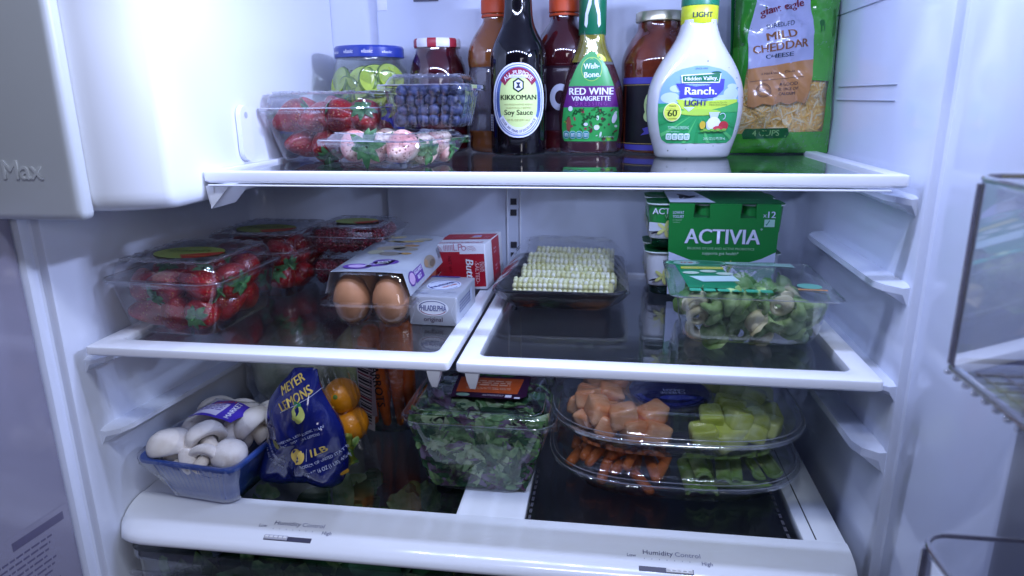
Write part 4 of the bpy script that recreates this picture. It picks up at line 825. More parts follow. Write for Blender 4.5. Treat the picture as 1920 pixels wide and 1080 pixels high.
p.poly([(-.0335, -.002+.004), (.0335, .004), (.0335, .0470), (.0010, .0470), (.0010, .0500), (-.0335, .0500)], RD, 0)
for k in range(6): p.rect(-.020+k*.0022, .0515, -.0192+k*.0022, .0590, PK, 0)
for k in range(5): p.arc(-.0335, .048, .003+k*.002, .0036+k*.002, 0, 90, PK, 0, 8)
p.text('LP', -.001, .0515, .012, PK, 0, bold=0); p.arc(.007, .0545, .0022, .0032, 0, 360, PK, 0, 14); 
for k in range(3): p.arc(.016, .050, .003+k*.002, .0034+k*.002, 10, 160, PK, 0, 10)
p.text('Butter', .0085, .0210, .038, ink('#f2f0f4'), 2, bold=.06, rot=-90, shear=.2); p.text('-SALTED-', .0205, .0225, .030, ink('#eab8bc'), 2, bold=.02, rot=-90); p.text('FOUR', .0295, .030, .013, ink('#e8ccd0'), 2, bold=.0, rot=-90); p.text('STICKS', .0265, .030, .013, ink('#e8ccd0'), 2, bold=.0, rot=-90); p.text('NET WT', -.015, .033, .022, ink('#6a0f1c'), 2, bold=.0, rot=-90)
p.build('front_print', face_front(-.0440), bt, cut=False)
p = Print(.05); p.rect(-.0345, -.012, .0345, .026, RD, 0); p.text('Salted', -.016, .004, .014, PK, 1, bold=0, rot=20); p.poly([(.004, .0), (.018, .002), (.016, .016), (.006, .014)], ink('#c0a8d8'), 1); p.rect(.003, -.003, .019, -.0005, ink('#d8c060'), 1); p.scribble(-.030, -.030, .060, .002, 3, PK, 0, 2); p.scribble(.022, .004, .008, .002, 3, PK, 1, 2); p.build('top_print', face_top(.0595), bt, cut=False)
p = Print(.05); p.rect(-.012, .001, .026, .0585, RD, 0); p.scribble(-.004, .044, .012, .003, 2, PK, 1, 3); p.scribble(.0, .020, .012, .003, 2, PK, 1, 5); p.build('side_print', face_right(.0352), bt, cut=False)
# ================================================================= corn on a black tray
ct = thing('corn_tray', 'black tray of white corn cobs wrapped in clear film', 'food tray', (.0890, .268, .0006))
m = MB(); L = lambda hx, hy, z, r=.022: [(x, y, z) for x, y in rr(hx, hy, r, 6)]
m.loft([L(.052, .076, 0), L(.058, .082, .002), L(.064, .088, .010), L(.073, .096, .0235), L(.0775, .1005, .0265), L(.0780, .1010, .0250), L(.0770, .1000, .0280), L(.0725, .0955, .0265), L(.062, .086, .012), L(.056, .080, .0045)], True, True)
m.build('foam_tray', mat('black_foam', (.012, .012, .018), .35, .5, bump=.2, bscale=260), ct, 50)
m = MB()
def cfilm(a, b):
    u, v = 2*a-1, 2*b-1; x = .0795*u; y = .1025*v; e = max(abs(u), abs(v)); hh = .029+.010*v; h = .0275+hh*max(0, 1-max(0, (e-.55)/.45)**1.6) if e > .55 else .0275+hh
    return (x, y, h+.0012*math.sin(17*u+9*v)*math.sin(13*v-5*u))
m.grid(cfilm, 30, 30); m.loft([[(x, y, z) for x, y in rr(.0795+d, .1025+d, .02, 8)] for z, d in ((.0275, 0), (.024, .0015), (.012, -.008), (.001, -.02))]); m.build('film', FILM2, ct, 80)
KM = [mat('kernel_pale', '#d8d8a6', .3, .5, coat=.5, var=.06, vscale=200), mat('kernel_white', '#e2e2c6', .3, .5, coat=.5), mat('kernel_yellow', '#cccb8a', .3, .5, coat=.5)]
def cobmesh(seed, ln):
    q = random.Random(seed); m = MB(); NR, NC = 11, int(ln/.0060)
    def kern(c, n_, t_, s_, mi):
        b = len(m.v)
        for k, (h, w) in enumerate(((-.0020, .96), (.0008, .97), (.0024, .55))):
            for a in range(6):
                an = 2*math.pi*a/6+.5; m.v.append(tuple(c+n_*h+t_*(.0030*w*math.cos(an))+s_*(.0038*w*math.sin(an))))
        for k in range(2):
            for a in range(6): m.f.append((b+k*6+a, b+k*6+(a+1) % 6, b+k*6+6+(a+1) % 6, b+k*6+6+a)); m.m.append(mi)
        m.f.append(tuple(b+12+a for a in range(6))); m.m.append(mi)
    for c in range(NC):
        x = -ln/2+(c+.5)*.0060+.0011*(seed % 3-1); rr_ = .0118*(1-.10*(c/NC)-.25*max(0, (c/NC-.9)*10)**2*.3)
        for r_ in range(NR):
            a = 2*math.pi*r_/NR+.03*math.sin(c*.5+r_); n_ = Vector((0, math.cos(a), math.sin(a))); s_ = Vector((0, -math.sin(a), math.cos(a)))
            kern(Vector((x+q.uniform(-.0004, .0004), 0, 0))+n_*(rr_+q.uniform(-.0004, .0004)), n_, Vector((1, 0, 0)), s_, q.choices((0, 1, 2), (5, 3, 2))[0])
    return m
core = mat('cob_core', '#a8a468', .6)
for k in range(6):
    y = -.0725+k*.0300; ln = (.118, .116, .113, .112, .112, .108)[k]; nm = ('nearest', 'second', 'third', 'fourth', 'fifth', 'farthest')[k]
    o = thing('corn_cob', ('%s corn cob in the row of six on the black tray' % nm), 'corn cob', (.0950+(-.003, .002, -.004, .001, -.002, .003)[k], .268+y, .0230+.0010*k+.0012*(k % 2)), rot=(RND.uniform(0, 6), 0, math.radians(RND.uniform(-.8, .8))), group='corn cobs on the black tray')
    mm = MB(); mm.tube([(-ln/2, 0, 0), (-ln/2+.002, 0, 0), (0, 0, 0), (ln/2-.002, 0, 0), (ln/2, 0, 0)], [.009, .0112, .0112, .0100, .008], 14); mm.build('cob_core', core, o, 60)
    cobmesh(k, ln).build('kernels', KM, o, 60, kind='stuff')
# ================================================================= yogurt pack: two layers of six cups in a sleeve
yp = thing('yogurt_pack', 'green twelve cup yogurt pack standing behind the pasta tray', 'yogurt pack', (.2720, .3130, .0004), 0)
CG, CW, CD, CL = mat('cup_green', '#1f8a3c', .3, .5, coat=.3), mat('cup_white', (.76, .77, .80), .3, .5), mat('cup_dark', '#0c3a2c', .25, .5, coat=.4), mat('cup_lid', '#11602c', .3, .5, metal=.2)
LIDE = mat('lid_edge', (.62, .68, .66), .3)
def cup(upper):
    m = MB(); Q = lambda h, z, r=.012: [(x, y, z) for x, y in rr(h, h, r, 5)]
    zs = [(0, .0165), (.002, .0185), (.010, .0198), (.0125, .0215), (.0135, .0225), (.022, .0230), (.030, .0235), (.045, .0243), (.0555, .0248)]
    m.loft([Q(h, z) for z, h in zs], True, False, (lambda k: 2 if k < 3 else (1 if k < 5 else (0 if upper else 1)))); return m
cm = {u: cup(u).build('cup', [CG, CW, CD], None, 45) for u in (0, 1)}; cme = {u: o.data for u, o in cm.items()}
for o in cm.values(): bpy.data.objects.remove(o)
m = MB(); Q = lambda h, z, r=.013: [(x, y, z) for x, y in rr(h, h, r, 5)]; m.loft([Q(.0250, .0550), Q(.0270, .0553), Q(.0272, .0562), Q(.0268, .0570), Q(.0235, .0570), Q(.0225, .0562)], False, True, lambda k: 1 if k < 3 else 0); o = m.build('lid', [CL, LIDE], None, 40); lme = o.data; bpy.data.objects.remove(o)
for u in (0, 1):
    for j in range(2):
        for i in range(3):
            c = inst('cup', cme[u], yp, (-.0555+i*.0555, -.0275+j*.0550, u*.0605)); inst('foil_lid', lme, c)
            if i in (0, 2) or j == 0:
                p = Print(.004); yw, vb = ink('#d8d884'), ink('#2c2438')
                if u and i == 0:
                    p.poly([(-.0235, .0225), (.0235, .0225), (.0235, .030), (-.0235, .034)], ink('#cfd4dc'), 0); p.text('ACTIVIA', .0, .044, .040, W_, 1, bold=.04); p.text('Vanilla', .004, .0385, .018, ink('#9ac8a0'), 1, bold=0)
                for a in range(5): p.ell(-.004+.006*math.cos(a*1.25), .0255+.006*math.sin(a*1.25), .0055, .0022, yw, 2, n=12, rot=a*72)
                p.ell(.010, .022, .010, .0016, vb, 1, n=12, rot=-25); p.ell(-.015, .021, .006, .0012, vb, 1, n=12, rot=15)
                if j == 0: p.build('cup_print', lambda a, b, o_: (a, -(.0228+.00006*(b-.0135)*1000*.7)-.0006-o_, b), c)
                if i == 0: p.build('cup_print', lambda a, b, o_: (-(.0228+.00006*(b-.0135)*1000*.7)-.0006-o_, -a, b), c)
SLV = mat('sleeve_green', '#1a8038', .4, .4, var=.04, vscale=30); fy = -.0575
def zsl(z): return z
pan = [(-.0600, .004), (.0655, .004), (.0675, .1185), (.0390, .1185), (.0400, .1015), (.0215, .1015), (.0225, .1185), (-.0150, .1185), (-.0140, .1015), (-.0335, .1015), (-.0325, .1185), (-.0630, .1185)]
pan = [(x+.0065, z) for x, z in pan]
m = MB(); m.loft([[(x, fy, z) for x, z in pan], [(x, fy+.0008, z) for x, z in pan]], True, True); m.build('sleeve_front', SLV, yp, 20)
m = MB(); m.box(-.0562, .0735, fy+.0002, .053, .1187, .1196); m.build('sleeve_top', mat('sleeve_dark', '#0f5a2c', .4, .4), yp, 0)
p = Print(.05); p.poly([(-.0555, fy+.001), (-.002, fy+.001), (-.016, .045), (-.0555, .045)], ink('#c9cfe0'), 0); p.ell(-.034, .0, .005, .018, vb, 1, rot=20); p.ell(-.028, -.012, .004, .016, vb, 1, rot=-30); p.ell(-.038, -.010, .003, .016, vb, 1, rot=-8); p.text('VANILLA', .04, -.03, .03, ink('#7fb08a'), 1, bold=0); p.build('top_print', face_top(.1197), yp, cut=False)
for x in (-.0245, .0305): m = MB(); m.loft([[(x+.0065*1+d*.009, fy+.0010+a, .1015+b) for d in (-1, 1)] for a, b in ((0, 0), (.010, .004), (.011, .016))], closed=False); m.build('sleeve_flap', mat('flap_green', '#0f5426', .5), yp, 0)
p = Print(.05); ox = .0065; LV = ink('#cfd6ee')
p.poly([(-.0603+ox, .0045), (.0653+ox, .0045), (.0660+ox, .0605), (.050+ox, .0520), (.030+ox, .0455), (.008+ox, .0425), (-.014+ox, .0440), (-.036+ox, .0495), (-.0608+ox, .0590)], LV, 0)
vv = text2d('ACTIVIA', .05)
p.text('ACTIVIA', .0025+ox, .0697, .0885, ink('#1d4a70'), 2, bold=.085, h=.0190); p.text('ACTIVIA', .0020+ox, .0700, .0880, ink('#dfe2f4'), 3, bold=.045, h=.0190); p.arc(.047+ox, .0885, .0006, .0011, 0, 360, LV, 3, 8)
p.text('BILLIONS OF LIVE AND ACTIVE PROBIOTICS', .0010+ox, .0625, .0790, ink('#a8d0b0'), 2, bold=.02); p.text('supports gut health*', .0010+ox, .0562, .0430, ink('#b8dcc0'), 2, bold=.03)
p.text('LOWFAT', -.0515+ox, .1060, .0130, LV, 2, bold=.02, h=.0036); p.text('YOGURT', -.0515+ox, .1010, .0130, LV, 2, bold=.02, h=.0036); p.text('1% MILKFAT', -.0525+ox, .0977, .0105, ink('#a8d0b0'), 2, bold=0); p.text('VITAMIN D', -.0535+ox, .0950, .0085, ink('#a8d0b0'), 2, bold=0)
p.text('x', .0495+ox, .1030, .0040, LV, 2, bold=0); p.text('12', .0575+ox, .1025, .0085, LV, 2, bold=.04); p.rect(.0495+ox, .0915, .0615+ox, .1005, ink('#a9cfc4'), 2); p.poly([(.051+ox, .0945), (.0525+ox, .0930), (.0560+ox, .0995), (.0550+ox, .0998), (.0526+ox, .0952)], ink('#2c7a5c'), 3)
p.poly([(.0050+ox, .030), (.0100+ox, .0375), (.0140+ox, .0500), (.0165+ox, .0440), (.0150+ox, .0360), (.0120+ox, .0290)], ink('#c9cf7e'), 1); p.ell(-.030+ox, .0285, .010, .0022, vb, 1, rot=-14); p.ell(-.012+ox, .0290, .008, .0020, vb, 1, rot=-20); p.ell(-.010+ox, .030, .02, .004, ink('#d4d690'), 0)
p.build('front_print', face_front(fy), yp, cut=False)
# ================================================================= tortellini tray
pt = thing('pasta_tray', 'clear tray of green and white tortellini with green printed lid', 'food tray', (.2880, .1420, .0004), -1.5)
PC = clear('pasta_plastic', (.95, .96, .955), .10, .045, .03, bump=.2, bscale=60, power=2.4)
m = MB(); L = lambda hx, hy, z, r=.020: [(x, y, z) for x, y in rr(hx, hy, r, 7)]
m.loft([L(.054, .044, 0), L(.061, .051, .0012), L(.0655, .0555, .005), L(.0680, .0580, .012), L(.0725, .0690, .045), L(.0730, .0715, .0535), L(.0815, .0775, .0545, .012)], True, False); m.build('tray', PC, pt, 50)
m = MB(); m.grid(lambda a, b: ((2*a-1)*.0815, (2*b-1)*.0775, .0560+.0016*math.sin(a*3.1)*math.sin(b*3.1)-.0008*math.sin(a*14)*math.sin(b*9)), 20, 20); mb2 = MB(); P_ = rr(.0815, .0775, .012, 6); mb2.tube([(x, y, .0552) for x, y in P_]+[(*P_[0], .0552)], .0008, 5); mb2.build('edge_bead', BEAD, pt, 60)
m.build('film_lid', clear('lid_film', (.96, .97, .97), .085, .015, .05, bump=.35, bscale=30, power=3), pt, 80)
p = Print(.01); LGR = ink('#1c7a54')
p.poly([(-.062, -.050), (-.012, -.050), (-.020, .052), (-.070, .052)], LGR, 0); p.ell(-.046, .058, .034, .013, LGR, 1); p.arc(-.046, .058, .0120, .0128, 0, 360, ink('#8fc8a8'), 2, 28, 2.6); p.ell(-.056, .058, .015, .010, ink('#8fb0a8'), 2); p.text('tre', -.056, .055, .014, ink('#a03a34'), 3, bold=.03); p.text('Kitchens', -.032, .055, .026, ink('#2a4a34'), 3, bold=.03, shear=.1)
p.rect(-.064, .028, -.018, .039, ink('#b8b83a'), 2); p.text('CHEESE TORTELLINI', -.041, .031, .040, ink('#e0e0a8'), 3, bold=.02); p.poly([(-.058, -.005), (-.012, .0), (-.008, -.022), (-.046, -.027)], ink('#b4cfcf'), 2)
for u, v in ((-.055, .010), (-.036, .018), (-.020, .008)): p.ell(u, v, .009, .006, ink('#b4c6b4'), 3, n=14)
for k in range(6): p.poly([(-.056+k*.0135+x, -.058+y) for x, y in rr(.0058, .0052, .002, 3)], ink('#3c9a7c'), 1)
p.poly([(-.012, .066), (.060, .066), (.062, .050), (-.012, .056)], ink('#9fc4b8'), 0); p.text('REFRIGERATED', .020, .059, .04, ink('#48604c'), 1, bold=.02); p.build('printed_label', lambda u, v, o_: (u, v, .0572+.0008*math.sin((u/.158+.5)*3.1)+o_), pt); p = Print(.01); p.ell(.058, -.030, .012, .010, ink('#79c2ac'), 0); p.rect(.044, -.046, .072, -.041, ink('#c08a58'), 0)
p.build('date_label', lambda u, v, o_: (u, v, .0572+.0008*math.sin((u/.158+.5)*3.1)+o_), pt)
def tort(seed):
    q = random.Random(seed); m = MB(); K = 26; L = []
    for k in range(K):
        a = 2*math.pi*k/K; w = .5+.5*math.cos(a); rt = .0032+.0040*w; fl = .0030+.0060*w; R_ = .0088; c, s = math.cos(a), math.sin(a); lp = []
        for i in range(12):
            t = 2*math.pi*i/12; rr2 = R_+rt*math.cos(t)*(.85+.15*w); z = fl*math.sin(t)*(1.15 if math.sin(t) > 0 else .8)
            lp.append((rr2*c+(.004*w*max(0, math.sin(t))), rr2*s, z+.0015*math.sin(2*a+q.uniform(-.1, .1))))
        L.append(lp)
    m.loft(L, ring=True)
    F = []
    for k in range(9):
        a = math.radians(-75+k*18.75); w = math.cos(a); F.append([((.0088+d*(.004+.006*w))*math.cos(a), (.0088+d*(.004+.006*w))*math.sin(a), .0035+d*.007*(.4+w)+(.0006 if k % 2 else -.0006)*d) for d in (0, .5, 1)])
    m.loft(F, closed=False); m.loft([[(x-.0006, y, z-.0008) for x, y, z in l] for l in F], closed=False); return m
PGN = mat('spinach_pasta', '#7fa25e', .5, .35, col2='#a9c488', vscale=70, coat=.15, bump=.15, bscale=240); PWH = mat('egg_pasta', '#d6cfa0', .5, .35, col2='#e2ddbf', vscale=60, coat=.15, bump=.15, bscale=240)
tm = {}
for c in (0, 1):
    for s in (0, 1): o = tort(s+1).build('tortellini', PWH if c else PGN, None, 60); tm[c, s] = o.data; bpy.data.objects.remove(o)
q = random.Random(21); sp6 = []
for r_ in range(3):
    for i in range(8): sp6.append((-.047+i*.0134*(1+.10*r_)-.0045*r_+q.uniform(-.002, .002), -.0370-r_*.0075+q.uniform(-.003, .002), .011+r_*.0155+q.uniform(-.002, .002)))
for i in range(7):
    for j in range(4): sp6.append((-.050+i*.0166+q.uniform(-.002, .002), -.018+j*.0205+q.uniform(-.003, .003), .034+q.uniform(-.003, .003)))
whites = {0, 8, 16, 5, 21, 12, 28, 33, 39, 44, 49}
fill((.2880, .1420, .0004), -1.5, sp6, lambda k, P: tag(inst('tortellini', tm[1 if k in whites else 0, k % 2], None, P, rot3(q), q.uniform(.86, 1.05)), 'cream coloured tortellini in the clear tray on right shelf' if k in whites else 'green tortellini in the clear tray on right shelf', 'tortellini', 'white tortellini in the tray' if k in whites else 'green tortellini in the tray'))
# ================================================================= mushrooms
mt_ = thing('mushroom_tray', 'blue foam tray of white mushrooms wrapped in clear film', 'food tray', (-.3085, .1000, B+.0004), -6)
m = MB(); L = lambda hx, hy, z, r=.016: [(x, y, z) for x, y in rr(hx, hy, r, 6)]
m.loft([L(.034, .045, 0), L(.038, .049, .0015), L(.041, .052, .006), L(.0575, .0655, .0520), L(.0605, .0685, .0545), L(.0640, .0720, .0540), L(.0645, .0725, .0560), L(.0635, .0715, .0585), L(.0600, .0680, .0590), L(.0560, .0640, .0560), L(.042, .052, .012), L(.038, .048, .0085)], True, True)
m.build('foam_tray', mat('blue_foam', '#2f4f9c', .32, .5, bump=.12, bscale=300, coat=.25), mt_, 50)
m = MB()
for k in range(15): x = -.040+k*.0057; m.tube([(x*.86, -.0512-.0004, .008), (x*1.12, -.0645, .050)], .0010, 5)
m.build('tray_ribs', mat('blue_foam_rib', '#3a5cae', .32), mt_, 60, kind='stuff')
MC, MSK = mat('mushroom_cap', '#e2dcd6', .55, .3, col2='#c4b6aa', vscale=50, bump=.15, bscale=200, c2lo=.52, c2hi=.85), mat('mushroom_stem', '#d6ccbe', .6, .3, var=.06)
def mush(seed):
    m = MB(); q = random.Random(seed); n = 22; a0 = q.uniform(0, 6)
    prof = smoothprof([(.0005, .0165), (.009, .0155), (.0165, .0110), (.0205, .0035), (.0200, -.0030), (.0170, -.0052), (.010, -.0025)], 18)
    m.loft([[(r*(1+.05*math.cos(2*t+a0))*math.cos(t), r*(1+.04*math.sin(3*t+a0))*math.sin(t), z) for t in [2*math.pi*i/n for i in range(n)]] for r, z in prof][::-1], False, True); return m.build('mushroom', MC, None, 60)
m = MB(); m.lathe([(.0088, -.018), (.0095, -.016), (.0078, -.008), (.0075, -.001)], 14); so = m.build('stem', MSK, None, 60); sme = so.data; bpy.data.objects.remove(so)
mm_ = [mush(1), mush(2)]; mmd = [o.data for o in mm_]
for o in mm_: bpy.data.objects.remove(o)
MU = [(-.036, -.044, .058, -15, -10, 1.15, 'large mushroom at the front left of the blue tray'), (.002, -.030, .064, -60, 15, 1.05, 'upright mushroom in the middle of the blue tray front'), (.034, .012, .064, -40, 30, 1.1, 'mushroom with dark ink marks near right of blue tray'), (.012, -.050, .052, 70, 30, .8, 'mushroom lying stem forward at front of blue tray'), (.036, -.038, .053, -20, 20, .85, 'small mushroom in front right corner of blue tray'), (-.008, -.052, .048, -70, 0, .7, 'half hidden mushroom low at the blue tray front edge'), (.018, .0, .056, 30, 60, .9, 'mushroom tucked behind the upright one in blue tray'), (-.026, .0, .058, 20, 0, 1.1, 'mushroom under the purple sticker, left side'), (0, .038, .062, 10, 10, 1.1, 'mushroom at the back of the blue tray, middle'), (.036, .046, .060, -10, 20, 1.1, 'mushroom at the back right of the blue tray'), (-.036, .042, .060, 0, -10, 1.1, 'mushroom at the back left of the blue tray')]
c6, s6 = math.cos(math.radians(-6)), math.sin(math.radians(-6))
for k, (x, y, z, rx, ry, sc, lab) in enumerate(MU):
    o = inst('mushroom', mmd[k % 2], None, (-.3085+c6*x-s6*y, .1000+s6*x+c6*y, B+z+.004), (math.radians(rx), math.radians(ry), k), sc*1.12); tag(o, lab, 'mushroom', 'mushrooms in the blue tray'); inst('stem', sme, o)
def mfilm(u, v):
    e = max(abs(u)**2.2, abs(v)**2.2); return .060+.034*(1-e)+.0012*math.sin(9*u+4*v)*math.sin(7*v)
m = MB(); m.grid(lambda a, b: ((2*a-1)*.064, (2*b-1)*.072, mfilm(2*a-1, 2*b-1)), 26, 26)
q = random.Random(8); NP = 72
def skirt(z, d): return [(x*(1+q.uniform(-.012, .012)), y*(1+q.uniform(-.012, .012)), z) for x, y in rr(.0655-d, .0735-d, .014, 17)]
m.loft([skirt(.0592, 0), skirt(.052, .001), skirt(.034, .010), skirt(.016, .018), skirt(.003, .022), skirt(.0006, .034)]); m.build('film', FILM2, mt_, 80)
p = Print(.006); PV = ink('#4a38b0')
p.poly([(-.030, -.020), (.030, -.022), (.036, .018), (-.018, .022)], PV, 0); p.poly([(-.026, -.016), (.008, -.018), (.010, .008), (-.020, .010)], ink('#c9c6e4'), 1); p.text('MARKET', .022, -.0, .034, W_, 2, bold=.04, rot=95); p.text('FRESH', .0, .010, .026, ink('#c05060'), 2, bold=.04, rot=12); p.scribble(-.024, .004, .03, .0025, 4, ink('#5a4aa8'), 2, 3, 3)
p.build('sticker', lambda u, v, o_: (u, v, mfilm(u/.064, v/.072)+.0008+o_), mt_)
# ================================================================= bag of meyer lemons
OUT = [(-0.2079, -0.0503), (-0.1788, -0.0489), (-0.1829, -0.0597), (-0.1786, -0.076), (-0.1654, -0.1043), (-0.1567, -0.1256), (-0.1532, -0.1567), (-0.1553, -0.1759), (-0.1642, -0.1966), (-0.1739, -0.2082), (-0.1857, -0.2041), (-0.2, -0.1971), (-0.2204, -0.1972), (-0.236, -0.202), (-0.2618, -0.1988), (-0.2628, -0.1894), (-0.253, -0.1563), (-0.2448, -0.131), (-0.2455, -0.1068), (-0.2404, -0.0908), (-0.2264, -0.0718), (-0.2147, -0.0599)]
CX, CZ = -.197, -.135
lb = thing('lemon_bag', 'crumpled dark blue bag of lemons with yellow lettering', 'bag', (CX+.001, .096, B+.0006), 0)
OUT = [((x-CX)*1.04, max(.0008, z-B)) for x, z in OUT]; cz = CZ-B
def Rout(a):
    d = (math.cos(a), math.sin(a)); best = .01
    for (x0, y0), (x1, y1) in zip(OUT, OUT[1:]+OUT[:1]):
        x0_, y0_, x1_, y1_ = x0, y0-cz, x1, y1-cz; den = d[0]*(y1_-y0_)-d[1]*(x1_-x0_)
        if abs(den) < 1e-12: continue
        t = (x0_*(y1_-y0_)-y0_*(x1_-x0_))/den; s = (x0_*d[1]-y0_*d[0])/den
        if t > 0 and -1e-6 <= s <= 1+1e-6: best = max(best, t)
    return best
NA = 96; RT = [Rout(2*math.pi*i/NA) for i in range(NA)]
RT = [(RT[i-1]+6*RT[i]+RT[(i+1) % NA])/8 for i in range(NA)]
def lthick(x, z):
    a = math.atan2(z-cz, x) % (2*math.pi); f = a/(2*math.pi)*NA; i = int(f) % NA; r0 = RT[i]+(RT[(i+1) % NA]-RT[i])*(f-int(f)); s = min(1, math.hypot(x, z-cz)/r0)
    up = max(0, min(1, (z-.09)/.06)); base = (.032-.018*up)*max(0, 1-s**2.4)**.6
    fold = -.010*math.exp(-((x+.022+.25*(z-.03))/.007)**2)*max(0, 1-z/.075)
    return max(.0004, base*(1+.12*math.sin(x*70+1)*math.sin(z*60)+.07*math.sin(x*150-z*110)) + fold*(1-s) + .0012*math.sin(x*420+z*130)*(1-s) + (1-s*s)*.0048*(1-abs(math.sin(x*46+z*30+1.5*math.sin(z*60+x*25))))**3 + (1-s*s)*.0040*(1-abs(math.sin(x*60-z*52+2*math.sin(x*70))))**3)
def lsurf(u, v, o_): return (u, -lthick(u, v)-o_+.18*(v-.0)*.0, v)
m = MB(); loops = []
for s in (0.02, .15, .3, .45, .6, .72, .82, .9, .96, 1.0): loops.append([(s*RT[i]*math.cos(2*math.pi*i/NA), s*RT[i]*math.sin(2*math.pi*i/NA)+cz) for i in range(NA)])
m.loft([[(x, -lthick(x, z), z) for x, z in l] for l in loops], True, False); m.loft([[(x, lthick(x, z)*.8, z) for x, z in l][::-1] for l in loops], True, False)
BLUEF = mat('blue_film', '#131c62', .14, .5, bump=1, bscale=26, coat=1, var=.05); m.build('printed_film', BLUEF, lb, 80)
p = Print(.004); YL, LWT = ink('#cdb25a'), ink('#b9bfd6')
xz = lambda x, z: (x-CX, z-B)
p.text('MEYER', *xz(-.2050, -.0700), .033, YL, 1, bold=.05, rot=35, h=.0100); p.text('LEMONS', *xz(-.1995, -.0850), .043, YL, 1, bold=.05, rot=33, h=.0105)
a_, b_2 = xz(-.2200, -.0980), xz(-.1740, -.0725); p.poly([a_, b_2, (b_2[0], b_2[1]+.0006), (a_[0], a_[1]+.0006)], LWT, 1)
u, v = xz(-.1960, -.0955); p.ell(u, v, .0075, .0095, ink('#c9cf6a'), 1, rot=20); p.ell(u+.001, v-.007, .003, .003, ink('#c9cf6a'), 1); p.ell(u-.002, v+.010, .005, .0025, ink('#2f7a4a'), 2, rot=-15)
p.text('SWEETER, LESS ACIDIC THAN', *xz(-.1945, -.1215), .052, LWT, 1, bold=.02, rot=19, h=.0029); p.text('TRADITIONAL LEMONS', *xz(-.1925, -.1268), .042, LWT, 1, bold=.02, rot=19, h=.0029)
u, v = xz(-.1990, -.1455); p.ell(u, v, .0085, .0085, YL, 1); p.text('NON', u, v+.0008, .009, ink('#efe2b0'), 2, bold=0); p.text('GMO', u, v-.0035, .009, ink('#efe2b0'), 2, bold=0)
u, v = xz(-.1885, -.1500); p.rect(u, v, u+.0006, v+.014, LWT, 1); p.text('1LB', *xz(-.1735, -.1420), .0165, YL, 1, bold=.05, rot=14, h=.0088)
p.text('PRODUCT OF UNITED STATES', *xz(-.1725, -.1530), .048, LWT, 1, bold=.02, rot=16, h=.0040); p.text('NET WT 16 OZ (1 LB) 454g', *xz(-.1705, -.1640), .048, LWT, 1, bold=.03, rot=18, h=.0050)
p.build('lettering', lsurf, lb, base=.0005); p = Print(.004); p.text('PRODUCT OF UNITED STATES', *xz(-.2290, -.1450), .032, LWT, 1, bold=.02, rot=-48, h=.0034); p.text('16 OZ (1 LB) 454g', *xz(-.2330, -.1560), .030, LWT, 1, bold=.03, rot=-50, h=.0042); p.ell(*xz(-.2225, -.1310), .0035, .0060, ink('#8f8a4a'), 1, rot=20); p.ell(*xz(-.1555, -.1775), .0034, .0034, ink('#d8a02c'), 1); p.ell(*xz(-.1650, -.097), .001, .001, YL, 1)
p.build('side_lettering', lsurf, lb, base=.0005)
# lemons behind the bag
m = MB(); m.lathe([(.0005, -.0250), (.0035, -.0246), (.0065, -.0225), (.0135, -.0185), (.0200, -.0100), (.0220, 0), (.0200, .0100), (.0135, .0180), (.0070, .0215), (.0040, .0230), (.0005, .0232)], 26); o = m.build('lemon', mat('meyer_lemon', '#dd8a14', .35, .4, coat=.3, var=.08, vscale=30, bump=.25, bscale=420), None, 60); LME = o.data; bpy.data.objects.remove(o)
m = MB(); m.lathe([(.0026, .0225), (.0030, .0234), (.0012, .0242), (.0004, .0242)], 10); o = m.build('stem_scar', mat('scar_green', '#5a7a2c', .6), None, 60); SCM = o.data; bpy.data.objects.remove(o)
for x, y, z, r_, lab in ((-.1855, .172, -.1180, (70, 6, 0), 'orange yellow lemon with green stem scar beside blue bag'), (-.1760, .170, -.1560, (110, 30, 0), 'lower lemon half hidden behind the blue bag')):
    o = inst('lemon', LME, None, (x, y, z), tuple(map(math.radians, r_)), 1.04); tag(o, lab, 'lemon', 'lemons behind the blue bag'); inst('stem_scar', SCM, o)
m = MB(); q = random.Random(5)
m.grid(lambda a, b: ((a-.5)*.026*(1-.4*b)+.002*math.sin(9*b), .0035*math.sin(11*a+3)*math.cos(7*b), (b-.5)*.045+.003*math.sin(8*a)), 12, 12); o = m.build('print_scrap', mat('yellow_green_film', '#b5b84a', .25, .5, col2='#5f9a4a', vscale=60, coat=.5), lb, 60); o.location = (.040, .016, .044); o.rotation_euler = (.2, .35, -.3)
m = MB(); m.grid(lambda a, b: (.004+.050*a-.01*b, .050+.02*math.sin(3*a)-.01*b+.0025*math.sin(20*a+9*b), .012+.135*b*(1-.2*a)), 18, 24); m.build('clear_back_film', FILM, lb, 80)
